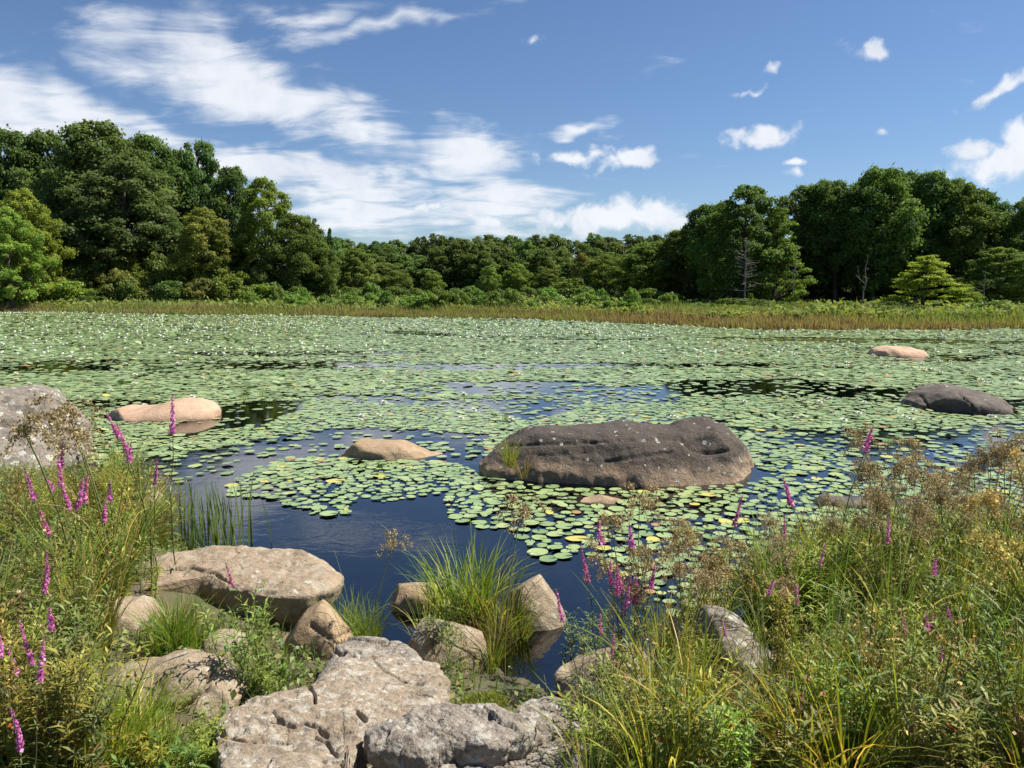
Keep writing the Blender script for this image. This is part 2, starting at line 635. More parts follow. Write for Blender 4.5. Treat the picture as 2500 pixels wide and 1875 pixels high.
m_ground, t = material('soil')
gp = t.node('ShaderNodeNewGeometry')
pos = gp.outputs['Position']
cc = t.ramp(t.noise(pos, 1.1, 6, .65), [(0.3, (.055, .040, .024)), (0.5, (.105, .082, .045)), (0.62, (.085, .095, .035)), (0.8, (.15, .125, .075))])
cc = t.mix(t.math('MULTIPLY', t.smooth(t.noise(pos, 38.0, 4, .7), .5, .7), .6), cc, (.19, .155, .10))
spy = t.node('ShaderNodeSeparateXYZ')
t.link(pos, spy.inputs[0])
cc = t.mix(t.smooth(spy.outputs[1], 35.0, 50.0), cc, t.ramp(t.noise(pos, .5, 5, .6), [(.3, (.040, .048, .018)), (.7, (.085, .105, .032))]))   # leaf litter and moss in the far woods
p = t.node('ShaderNodeBsdfPrincipled')
t.link(cc, p.inputs['Base Color'])
p.inputs['Roughness'].default_value = 0.95
bp = t.node('ShaderNodeBump')
bp.inputs['Strength'].default_value = 0.8
bp.inputs['Distance'].default_value = 0.03
t.link(t.noise(pos, 24.0, 6, .7), bp.inputs['Height'])
t.link(bp.outputs[0], p.inputs['Normal'])
o = t.node('ShaderNodeOutputMaterial')
t.link(p.outputs[0], o.inputs[0])
ground = ob('ground', mk('ground', [(np.stack([GX.ravel(), GY.ravel(), GZ.ravel()], 1), GF, 0.5)], m_ground, smooth=True))
tag(ground, 'muddy bank, pond bed and wooded land around the pond', 'ground', kind='structure')

m_water, t = material('pond water')
gp = t.node('ShaderNodeNewGeometry')
pos = gp.outputs['Position']
mp = t.node('ShaderNodeMapping')
t.link(pos, mp.inputs[0])
mp.inputs[3].default_value = (1.0, 1.9, 1.0)
hgt = t.math('ADD', t.math('MULTIPLY', t.noise(mp.outputs[0], 2.2, 3, .5, .4), 1.0), t.math('MULTIPLY', t.noise(mp.outputs[0], 9.0, 3, .55, .6), 0.30))
calm = t.smooth(t.noise(pos, .35, 3, .5), .38, .62, 0.25, 1.0)
bp = t.node('ShaderNodeBump')
bp.inputs['Distance'].default_value = 0.010
t.link(t.math('MULTIPLY', calm, 0.34), bp.inputs['Strength'])
t.link(hgt, bp.inputs['Height'])
fr = t.node('ShaderNodeFresnel')
fr.inputs[0].default_value = 2.0
t.link(bp.outputs[0], fr.inputs['Normal'])
gl = t.node('ShaderNodeBsdfGlossy')
gl.inputs['Roughness'].default_value = 0.015
gl.inputs['Color'].default_value = (1, 1, 1, 1)
t.link(bp.outputs[0], gl.inputs['Normal'])
tr = t.node('ShaderNodeBsdfTransparent')
tr.inputs[0].default_value = (.30, .25, .17, 1)
mx = t.node('ShaderNodeMixShader')
t.link(fr.outputs[0], mx.inputs[0])
t.link(tr.outputs[0], mx.inputs[1])
t.link(gl.outputs[0], mx.inputs[2])
o = t.node('ShaderNodeOutputMaterial')
t.link(mx.outputs[0], o.inputs[0])
wx = np.linspace(-260, 260, 27)
wy = np.linspace(1.0, 210, 22)
WX, WY = np.meshgrid(wx, wy)
ii = (np.arange(21)[:, None] * 27 + np.arange(26)[None, :]).ravel()
water = ob('water', mk('water', [(np.stack([WX.ravel(), WY.ravel(), WX.ravel() * 0], 1), np.stack([ii, ii + 1, ii + 28, ii + 27], 1), 0.5)], m_water))
tag(water, 'dark still pond water reflecting the blue sky', 'water', kind='structure')

# ---------------------------------------------------------------- rocks
TAN, TAN2, GREY, DARK = (.30, .215, .135), (.40, .30, .20), (.24, .20, .155), (.062, .053, .045)
m_tan = rock_mat('tan granite', (.34, .235, .135), (.15, .10, .06), (.44, .32, .195), lichen=0.0, stain=.3)
m_shore = rock_mat('weathered shore granite', (.295, .215, .138), (.10, .078, .056), (.39, .30, .20), lichen=.42, lich_scale=16, stain=.6, mottle=.28, bump=.035)
m_slab = rock_mat('pale lichen granite', (.275, .212, .145), (.10, .082, .060), (.365, .29, .205), lichen=.55, lich_scale=24, grain=85, stain=.55, lich_col=(.52, .50, .42), mottle=.5, bump=.04)
m_rough = rock_mat('dark rough granite', (.24, .20, .155), (.07, .06, .052), (.34, .29, .235), lichen=.5, lich_scale=26, grain=60, stain=.75, lich_col=(.48, .46, .39), mottle=.6, bump=.05)
m_big = rock_mat('dark crusted granite', (.31, .215, .135), (.058, .047, .039), (.36, .26, .17), bump=.055, lichen=.6, crust=.92, crust_z=(.03, .30), lich_size=.34, lich_scale=10, grain=55, stain=.55, lich_col=(.50, .50, .42))
m_lich = rock_mat('lichen-covered granite', (.19, .158, .128), (.075, .064, .057), (.30, .25, .195), lichen=.85, lich_scale=8.0, stain=.7, lich_col=(.50, .49, .42), lich_size=.50, bump=.045, mottle=.22)
m_dark = rock_mat('dark slate-grey granite', (.085, .070, .058), (.035, .031, .028), (.15, .12, .095), lichen=.25, stain=.5)
m_pink = rock_mat('pinkish bare granite', (.46, .30, .19), (.26, .16, .105), (.54, .37, .245), lichen=.0, stain=.22)


def grid_normals(P):
    du = np.gradient(P, axis=0)
    dv = np.gradient(P, axis=1)
    nn = np.cross(du, dv)
    return nn / (np.linalg.norm(nn, axis=2, keepdims=True) + 1e-9)


def seg_dist(x, y, line):
    best = np.full(x.shape, 1e9)
    for (x0, y0), (x1, y1) in zip(line[:-1], line[1:]):
        dx, dy = x1 - x0, y1 - y0
        tt = np.clip(((x - x0) * dx + (y - y0) * dy) / (dx * dx + dy * dy + 1e-9), 0, 1)
        best = np.minimum(best, np.hypot(x - x0 - tt * dx, y - y0 - tt * dy))
    return best


def roughen(P, seed, amp, freq, ridged=0.3):
    s = P.shape
    Q = P.reshape(-1, 3)
    nn = grid_normals(P).reshape(-1, 3)
    d = fbm(Q, freq, 5, seed, .5) + ridged * (1 - 2.2 * np.abs(fbm(Q * np.array([1, 1, 1.6]), freq * 1.3, 4, seed + 9)))
    return (Q + nn * (d * amp)[:, None]).reshape(s)


ROCK_XY = []          # (x, y, radius) kept free of plants


def rock_sil(label, top, y_front, depth, mat, z0=0.0, seed=1, amp=0.03, freq=2.2, box=0.75, back=0.15, under=0.35, na=110, nf=72, dents=(), cracks=(), lean=0.0, name='boulder', cat='boulder', facets=9):
    """rock whose crest follows a line of photograph pixels; its foot stands at y_front on height z0"""
    mid = 0.5 * (top[0][0] + top[-1][0])
    yc = at_z(mid, y_front, z0)[1] + depth * 0.5
    W3 = np.array([at_y(a, b, yc + back * depth) for a, b in top])
    xs, zs = W3[:, 0], np.maximum(W3[:, 2], z0 + 0.005)
    xc, hl = 0.5 * (xs[0] + xs[-1]), 0.5 * (xs[-1] - xs[0])
    u = np.sin(np.linspace(-math.pi / 2, math.pi / 2, na)) * 0.75 + np.linspace(-1, 1, na) * 0.25
    f = np.linspace(-math.pi, math.pi, nf)
    X = xc + u * hl
    T = np.interp(X, xs, zs) - z0
    k = np.ones(5) / 5
    T = np.convolve(np.pad(T, 2, mode='edge'), k, 'valid')
    Wd = depth * 0.5 * (1 - np.abs(u) ** 2.6) ** (1 / 2.2)
    c, s = np.cos(f), np.sin(f)
    sc, ss = np.sign(c) * np.abs(c) ** box, np.sign(s) * np.abs(s) ** box
    Y = -Wd[:, None] * sc[None, :] + (back * depth) * np.clip(ss, 0, 1)[None, :] * (1 - np.abs(u[:, None]) ** 4)
    Zt = np.where(ss[None, :] >= 0, T[:, None] * ss[None, :], under * ss[None, :] * (1 - np.abs(u[:, None]) ** 3))
    Z = Zt + z0
    P = np.stack([np.broadcast_to(X[:, None] - xc, Y.shape) + lean * Z, Y, Z], 2)
    # flat faces, as on broken granite
    rg = np.random.default_rng(seed)
    half = np.array([hl, depth * .5, max(T.max(), .05)])
    Qn = (P - np.array([0, 0, z0])) / half
    for _ in range(facets):
        nv = rg.normal(size=3) * np.array([1, 1, .6])
        nv[2] = abs(nv[2])
        nv /= np.linalg.norm(nv)
        sd_ = Qn @ nv
        off = sd_.max() * rg.uniform(.74, .92)
        Qn = Qn - np.clip(sd_ - off, 0, None)[:, :, None] * nv * .88
    Qn[:, :, 0] *= 2.0 / max(np.ptp(Qn[:, :, 0]), .1)
    Qn[:, :, 2] *= 1.0 / max(Qn[:, :, 2].max(), .1)
    P = Qn * half + np.array([0, 0, z0])
    P = roughen(P, seed, amp, freq)
    P = roughen(P, seed + 50, amp * .20, freq * 3.6, .3)
    for (a, b, r, dp) in dents:                      # hollows, given as photograph pixels on the front face
        q = at_y(a, b, yc - 0.25 * depth) - np.array([xc, yc, 0])
        dd = np.linalg.norm((P - q) * np.array([1, .7, 1]), axis=2)
        P[:, :, 1] += dp * np.exp(-(dd / r) ** 2)
        P[:, :, 2] -= 0.35 * dp * np.exp(-(dd / r) ** 2)
    for line, wd, dp in cracks:                      # cracks follow the face as seen from the bank
        px, py = project(P + np.array([xc, yc, 0]))
        dd = seg_dist(px, py, line) + 2.0 * fbm(P.reshape(-1, 3), 9, 2, seed + 3).reshape(px.shape)
        g = np.exp(-(dd / wd) ** 2) * dp
        nn = grid_normals(P)
        P -= np.where((nn[:, :, 2] > 0)[:, :, None], nn, -nn) * g[:, :, None]
    i = (np.arange(na - 1)[:, None] * nf + np.arange(nf - 1)[None, :]).ravel()
    F = np.stack([i, i + 1, i + nf + 1, i + nf], 1)
    me = mk(name, [(P.reshape(-1, 3), F, 0.5)], mat, smooth=True)
    o = ob(name, me, loc=(xc, yc, 0))
    tag(o, label, cat)
    ROCK_XY.append((xc, yc, 0.8 * hl, 0.5 * depth))
    return o


def rock_slab(label, outline, z0, slope, mat, thick=0.5, seed=1, amp=0.02, freq=3.0, edge=0.05, taper=0.0, nth=240, nr=60, cracks=(), steps=(), name='rock', cat='rock', bulge=0.06, wob=0.03, fine=0.006, block=.012):
    """rock seen from above: its rim follows photograph pixels on a tilted plane z = z0 + slope . (x - xc, y - yc)"""
    pts0 = np.array([at_z(a, b, z0) for a, b in outline])
    xc, yc = pts0[:, 0].mean(), pts0[:, 1].mean()
    pts = []
    for a, b in outline:
        r = ray(a, b)
        den = r[2] - slope[0] * r[0] - slope[1] * r[1]
        tt = (z0 - slope[0] * xc - slope[1] * yc - EYE) / den
        q = np.array((0, 0, EYE)) + r * tt
        pts.append(q[:2] - (xc, yc))
    pts = np.array(pts)
    ang = np.linspace(-math.pi, math.pi, nth + 1)[:-1]
    rad = np.zeros(nth)
    for k in range(len(pts)):
        a, b = pts[k], pts[(k + 1) % len(pts)]
        dx, dy = np.cos(ang), np.sin(ang)
        ex, ey = b - a
        den = dx * ey - dy * ex
        den = np.where(np.abs(den) < 1e-9, 1e-9, den)
        tt = (a[0] * ey - a[1] * ex) / den
        ss = (a[0] * dy - a[1] * dx) / den
        ok = (tt > 0) & (ss >= -1e-6) & (ss <= 1 + 1e-6)
        rad = np.where(ok, np.maximum(rad, tt), rad)
    k = np.array([1, 2, 3, 2, 1.0]) / 9
    rad = np.convolve(np.concatenate([rad[-2:], rad, rad[:2]]), k, 'valid')
    rad = rad * (1 + wob * fbm(np.stack([np.cos(ang) * 3, np.sin(ang) * 3, ang * 0], 1), 2.2, 4, seed + 2))
    n_top = int(nr * 0.68)
    rr = np.concatenate([np.linspace(0.004, 1, n_top) ** 0.8, np.ones(nr - n_top)])
    dn = np.concatenate([np.zeros(n_top), np.linspace(0, 1, nr - n_top + 1)[1:]])
    side = 1 + bulge * np.sin(math.pi * dn) - taper * dn
    X = (rr * side)[:, None] * (rad * np.cos(ang))[None, :]
    Y = (rr * side)[:, None] * (rad * np.sin(ang))[None, :]
    Z = z0 + slope[0] * X + slope[1] * Y
    e = np.clip((rr - 0.6) / 0.4, 0, 1)
    Z = Z - (edge * e ** 4)[:, None] - (dn * thick)[:, None]
    P = np.stack([X, Y, Z], 2)
    P = np.concatenate([P, P[:, :1]], 1)
    P = roughen(P, seed, amp, freq, .5)
    nn = grid_normals(P)
    if np.mean(nn[:n_top, :, 2]) < 0:
        nn = -nn
    Q = P.reshape(-1, 3)
    P = P + nn * (fine * fbm(Q, 22, 4, seed + 31)).reshape(P.shape[:2] + (1,))
    top = np.concatenate([np.ones(n_top), np.exp(-dn[n_top:] * 3)])[:, None]
    # broken faces: each piece of the top tilts its own way
    rg = np.random.default_rng(seed + 77)
    ext = np.abs(pts).max()
    sx = rg.uniform(-1, 1, (16, 2)) * np.abs(pts).max(axis=0)
    wx_ = P[:, :, 0] + .10 * ext * fbm(Q, 3.0 / ext, 4, seed + 61).reshape(P.shape[:2])
    wy_ = P[:, :, 1] + .10 * ext * fbm(Q, 3.0 / ext, 4, seed + 62).reshape(P.shape[:2])
    d2 = (wx_[..., None] - sx[:, 0]) ** 2 + (wy_[..., None] - sx[:, 1]) ** 2
    near_ = d2.argmin(axis=2)
    tilt_ = rg.normal(0, 1, (16, 2))
    flat_ = top * (1 - np.clip(rr, 0, 1) ** 8)[:, None]
    P[:, :, 2] += block * ((wx_ - sx[near_, 0]) * tilt_[near_, 0] + (wy_ - sx[near_, 1]) * tilt_[near_, 1]) / ext * 2.2 * flat_ + block * .5 * rg.normal(0, 1, 16)[near_] * flat_
    px, py = project(P + np.array([xc, yc, 0]))
    for poly, drop, soft in steps:                   # ledges: the part inside the polygon lies lower
        ins = in_poly(px, py, poly)
        dd = seg_dist(px, py, list(poly) + [poly[0]])
        P[:, :, 2] -= drop * np.where(ins, np.clip(dd / soft, 0, 1), 0) * top
    for line, wd, dp in cracks:
        dd = seg_dist(px + 5 * fbm(P.reshape(-1, 3), 9, 3, seed + 4).reshape(px.shape), py + 5 * fbm(P.reshape(-1, 3), 9, 3, seed + 5).reshape(px.shape), line) + 1.2 * fbm(P.reshape(-1, 3), 21, 2, seed + 3).reshape(px.shape)
        P[:, :, 2] -= np.exp(-(dd / wd) ** 2) * dp * top
    m_ = nth + 1
    i = (np.arange(nr - 1)[:, None] * m_ + np.arange(m_ - 1)[None, :]).ravel()
    F = np.stack([i, i + 1, i + m_ + 1, i + m_], 1)
    F2 = F[:, ::-1]
    me = mk(name, [(P.reshape(-1, 3), F2, 0.5)], mat, smooth=True)
    o = ob(name, me, loc=(xc, yc, 0))
    tag(o, label, cat)
    ROCK_XY.append((xc, yc, 0.8 * np.abs(pts[:, 0]).max(), 0.8 * np.abs(pts[:, 1]).max()))
    return o


# standing in the water
rock_sil('large dark lichen-spotted boulder standing in the pond', [(1183, 1120), (1215, 1093), (1262, 1065), (1300, 1047), (1345, 1041), (1400, 1044), (1475, 1041), (1540, 1040), (1620, 1043), (1665, 1034), (1720, 1028), (1765, 1040), (1795, 1068), (1825, 1098), (1842, 1120), (1850, 1165)],
         1192, 1.75, m_big, facets=6, seed=11, amp=.062, freq=2.0, box=.62, back=.18, na=220, nf=150, dents=[(1710, 1080, .14, .07)],
         cracks=[([(1245, 1088), (1330, 1085), (1420, 1083), (1500, 1077), (1585, 1074), (1650, 1072)], 3.0, .022), ([(1395, 1120), (1450, 1128), (1530, 1122), (1600, 1110), (1640, 1105)], 3.0, .02), ([(1290, 1110), (1370, 1112), (1440, 1105)], 3, .015), ([(1500, 1100), (1560, 1096), (1640, 1090)], 3, .015), ([(1660, 1072), (1690, 1100), (1735, 1108), (1780, 1100)], 4, .035)])
rock_sil('low tan whaleback rock in front of the open blue water', [(838, 1098), (850, 1080), (880, 1073), (930, 1078), (985, 1080), (1020, 1095), (1050, 1110), (1078, 1120)], 1124, .75, m_tan, seed=12, amp=.022, freq=2.6, box=.7, back=.1)
rock_sil('small tan stone poking up among pads below the large boulder', [(1412, 1228), (1440, 1217), (1475, 1207), (1505, 1214), (1522, 1228)], 1232, .32, m_tan, seed=13, amp=.014, freq=4, box=.8, na=60, nf=40, name='stone', cat='stone')
rock_sil('big grey boulder crusted with white lichen at the bank', [(-190, 1040), (-120, 965), (-60, 935), (0, 938), (40, 950), (90, 962), (130, 975), (152, 1000), (175, 1030), (196, 1062), (215, 1100), (232, 1145)],
         1190, 2.3, m_lich, facets=7, z0=0.02, seed=14, amp=.055, freq=1.9, box=.72, back=.2, na=180, nf=120, under=.5,
         cracks=[([(0, 985), (60, 1003), (110, 1012), (160, 1016)], 4.5, .09), ([(80, 975), (95, 990), (92, 1030)], 4, .07), ([(0, 1030), (45, 1042), (95, 1055), (130, 1060), (190, 1025)], 5, .10), ([(20, 1065), (50, 1040)], 4.5, .09), ([(40, 1000), (110, 1025), (150, 1050)], 4, .07), ([(100, 1060), (140, 1085), (190, 1110)], 4, .07)])
rock_sil('low pink-tan rock with two humps beside dark water', [(262, 1030), (285, 998), (310, 990), (345, 995), (385, 992), (420, 980), (455, 974), (490, 978), (515, 987), (534, 999)], 1032, 1.5, m_pink, facets=3, seed=15, amp=.03, freq=1.4, box=.85, back=.05)
rock_sil('sunlit tan rock far out among the white flowers', [(2118, 864), (2135, 853), (2160, 845), (2200, 848), (2225, 848), (2240, 853), (2253, 866)], 872, 1.6, m_pink, seed=16, amp=.06, freq=1.6, box=.7, back=.1)
rock_sil('dark ridged boulder out in the lily pads, shaded side facing us', [(2202, 994), (2235, 973), (2262, 955), (2290, 944), (2320, 946), (2350, 953), (2380, 962), (2405, 972), (2420, 985), (2428, 1004)], 1014, 1.9, m_dark, facets=14, seed=17, amp=.06, freq=1.9, box=.66, back=.22, na=130, nf=90,
         cracks=[([(2250, 970), (2262, 985), (2270, 1000)], 2, .05), ([(2340, 960), (2370, 985), (2385, 1015)], 2, .05)])
rock_sil('brown wedge-shaped stone tucked behind the dark ridged boulder', [(2385, 990), (2398, 968), (2425, 972), (2450, 982), (2464, 994)], 995, .7, m_dark, seed=18, amp=.03, freq=2, na=60, nf=40, back=.1, name='stone', cat='stone')
rock_sil('dark flat-topped stone in the water behind purple flowers', [(1978, 1232), (1985, 1216), (2010, 1211), (2060, 1217), (2120, 1222), (2165, 1220), (2200, 1232)], 1240, .34, m_dark, seed=19, amp=.014, freq=3, box=.5, name='stone', cat='stone')
# along the shore
rock_slab('long flat tan rock with overhanging lip at the water edge', [(322, 1410), (358, 1357), (439, 1338), (509, 1328), (602, 1324), (700, 1333), (753, 1341), (797, 1362), (836, 1396), (815, 1424), (760, 1440), (690, 1446), (630, 1436), (560, 1424), (480, 1410), (400, 1428), (340, 1440)],
          .30, (.02, .03), m_shore, thick=.34, seed=21, amp=.03, freq=2.0, edge=.05, taper=.24, bulge=.05, nth=320, nr=90, fine=.010, wob=.05, cracks=[([(405, 1388), (470, 1387), (520, 1398), (560, 1420)], 3, .04)], name='boulder', cat='boulder')
rock_sil('tan boulder with two lobes below the overhanging rock', [(190, 1695), (228, 1662), (293, 1641), (358, 1638), (390, 1620), (460, 1606), (521, 1615), (570, 1643), (604, 1690)], 1765, .55, m_shore, z0=.28, seed=22, amp=.022, freq=2.8, box=.66, back=.12, under=.25, dents=[(380, 1690, .06, .05)], cracks=[([(350, 1720), (430, 1735), (500, 1690), (520, 1640)], 5, .05)])
rock_sil('rounded grey rock behind the bright grass on the bank', [(228, 1560), (250, 1490), (290, 1458), (340, 1462), (385, 1490), (412, 1560)], 1610, .5, m_shore, z0=.2, seed=23, amp=.02, freq=3, under=.25)
rock_sil('low ledge of tan stone in the hollow under the overhang', [(380, 1512), (420, 1500), (500, 1506), (560, 1512), (580, 1530)], 1548, .3, m_tan, z0=.06, seed=24, amp=.012, freq=4, under=.2, na=60, nf=40, name='stone', cat='stone')
rock_sil('small grey stone beside the leafy weed stalks', [(500, 1590), (520, 1556), (560, 1545), (595, 1560), (612, 1620)], 1645, .3, m_shore, z0=.18, seed=25, amp=.015, freq=4, under=.2, na=60, nf=40, name='stone', cat='stone')
rock_sil('smooth tan rock split by a crack left of the grass tuft', [(690, 1590), (712, 1550), (745, 1500), (785, 1474), (830, 1478), (860, 1520), (872, 1580)], 1608, .42, m_tan, z0=.08, seed=26, amp=.014, freq=3, box=.62, back=.12, under=.25, cracks=[([(760, 1528), (790, 1552), (815, 1562), (850, 1545)], 5.0, .022)])
rock_sil('tan rock half hidden behind the tall grass tuft', [(950, 1470), (975, 1432), (1020, 1420), (1060, 1424), (1085, 1470)], 1490, .34, m_tan, z0=.03, seed=27, amp=.016, freq=3, under=.25, na=60, nf=40)
rock_sil('pale pyramid-shaped rock at the right foot of the tall tuft', [(1225, 1500), (1255, 1440), (1285, 1405), (1315, 1418), (1345, 1455), (1368, 1495), (1372, 1525)], 1545, .46, m_shore, z0=.0, seed=28, amp=.016, freq=2.8, box=.7, back=.08, under=.3)
rock_sil('brown rock in front of the tall grass tuft', [(985, 1590), (1010, 1535), (1060, 1510), (1120, 1518), (1170, 1550), (1195, 1600)], 1640, .42, m_shore, z0=.08, seed=29, amp=.02, freq=3, under=.25)
rock_sil('leaning grey rock with lichen patches among the right-hand grasses', [(1705, 1545), (1735, 1500), (1780, 1508), (1830, 1545), (1870, 1580), (1893, 1640)], 1700, .8, m_lich, z0=.10, facets=5, seed=30, amp=.02, freq=2.4, box=.6, back=.1, under=.3)
rock_sil('low grey rock deep in the right-hand grasses', [(1985, 1590), (2010, 1525), (2060, 1508), (2110, 1520), (2150, 1590)], 1625, .5, m_shore, z0=.2, seed=31, amp=.02, freq=3, under=.3)
rock_sil('mossy tan rock under the thin purple flower stalks', [(1365, 1690), (1400, 1650), (1470, 1600), (1530, 1585), (1580, 1600), (1610, 1650)], 1730, .55, m_shore, z0=.08, seed=32, amp=.022, freq=2.6, under=.3)
rock_sil('pinkish rock at the edge of the picture behind seed heads', [(2425, 1380), (2450, 1310), (2500, 1290), (2560, 1300), (2600, 1380)], 1420, .6, m_pink, z0=.1, seed=33, amp=.02, freq=3, under=.3)
rock_sil('light stone in the thicket behind the upright reeds', [(335, 1270), (350, 1215), (375, 1203), (400, 1222), (415, 1270)], 1290, .4, m_shore, z0=.02, seed=34, amp=.02, freq=3, under=.25, na=60, nf=40, name='stone', cat='stone')
# the slabs at our feet
rock_slab('grey cracked rock behind the broad foreground slab', [(745, 1680), (785, 1618), (812, 1575), (850, 1550), (905, 1544), (985, 1560), (1022, 1588), (1040, 1622), (1000, 1650), (860, 1660)], .31, (0, -.06), m_rough, thick=.4, seed=41, amp=.022, freq=4, edge=.05, cracks=[([(812, 1580), (830, 1597), (900, 1590), (945, 1570)], 4, .05)])
rock_slab('broad pale granite slab in the foreground', [(520, 1768), (560, 1738), (602, 1709), (667, 1688), (757, 1668), (800, 1636), (840, 1612), (928, 1592), (1010, 1604), (1070, 1611), (1093, 1650), (1090, 1700), (1040, 1722), (960, 1752), (893, 1782), (862, 1820), (850, 1870), (860, 1990), (600, 1990), (560, 1900)],
          .45, (.0, -.13), m_slab, thick=.5, seed=42, amp=.020, freq=3.0, edge=.02, nth=640, nr=210, bulge=.02, wob=.05, fine=.014, cracks=[([(752, 1668), (765, 1690), (768, 1712)], 3.5, .04), ([(660, 1760), (682, 1762), (715, 1770), (745, 1764), (775, 1772), (800, 1790)], 3.2, .035), ([(770, 1790), (800, 1806), (820, 1836)], 3, .03), ([(872, 1738), (892, 1758)], 4, .05), ([(540, 1785), (600, 1800), (700, 1806)], 3, .02), ([(900, 1600), (940, 1640), (1000, 1668), (1085, 1672)], 2.6, .010)],
          steps=[([(682, 1762), (745, 1764), (900, 1790), (900, 2000), (500, 2000), (500, 1780)], .018, 14)])
rock_slab('dark rough ledge overhanging a shadowed crack', [(889, 1778), (930, 1752), (985, 1736), (1040, 1716), (1085, 1702), (1150, 1714), (1230, 1722), (1310, 1748), (1280, 1782), (1200, 1806), (1110, 1808), (1040, 1834), (975, 1826), (915, 1806)], .55, (.02, -.05), m_rough, thick=.15, seed=43, amp=.024, freq=5, edge=.03, taper=.12, nth=400, nr=120, fine=.016, wob=.08)
rock_slab('dark broken slab under the right-hand grasses', [(1000, 1850), (1060, 1828), (1110, 1802), (1200, 1790), (1280, 1755), (1300, 1700), (1370, 1702), (1440, 1728), (1470, 1800), (1460, 1990), (980, 1990), (960, 1900)], .41, (.0, -.1), m_rough, thick=.5, seed=44, amp=.03, freq=4.2, edge=.04, nth=400, nr=120, fine=.016, wob=.06, cracks=[([(1090, 1815), (1180, 1800), (1240, 1786)], 4, .07), ([(1140, 1850), (1250, 1840), (1350, 1800)], 4, .04)])
rock_slab('flat pale stone below the cracked end of the broad slab', [(545, 1880), (600, 1856), (660, 1842), (735, 1829), (775, 1836), (800, 1870), (815, 1990), (520, 1990)], .60, (0, -.05), m_slab, thick=.4, seed=45, amp=.02, freq=4, edge=.04, nth=220, nr=70)

# ---------------------------------------------------------------- trees and shrubs
rng = np.random.default_rng(7)
m_bark = plain_mat('grey brown bark', (.085, .070, .055), .9, scale=9)
m_pale_bark = plain_mat('pale bare wood', (.20, .185, .16), .8, scale=9)
G = [(0.0, (.068, .104, .034)), (0.35, (.120, .174, .054)), (0.7, (.176, .244, .078)), (1.0, (.260, .318, .122))]
m_leaf = leaf_mat('broadleaf foliage', G, trans=.46, rough=.65, spec=.15)
m_shrub = leaf_mat('shrub foliage', [(0, (.060, .095, .024)), (.5, (.110, .160, .038)), (1, (.180, .215, .062))], trans=.4, rough=.5)


def crown_env(kind, t):
    if kind == 'round':
        return np.sin(math.pi * np.clip(0.08 + 0.90 * t, 0, 1)) ** 0.55 * (1 - 0.18 * t)
    if kind == 'tall':
        return np.sin(math.pi * np.clip(0.10 + 0.86 * t, 0, 1)) ** 0.5 * (0.80 + 0.25 * t) 
    if kind == 'spire':
        return (1 - t) ** 0.95 * (0.35 + 0.65 * sstep(t, 0, .22)) + 0.03
    if kind == 'layered':
        return (1 - 0.82 * t) * (0.5 + 0.5 * sstep(t, 0, .15))
    return np.ones_like(t)


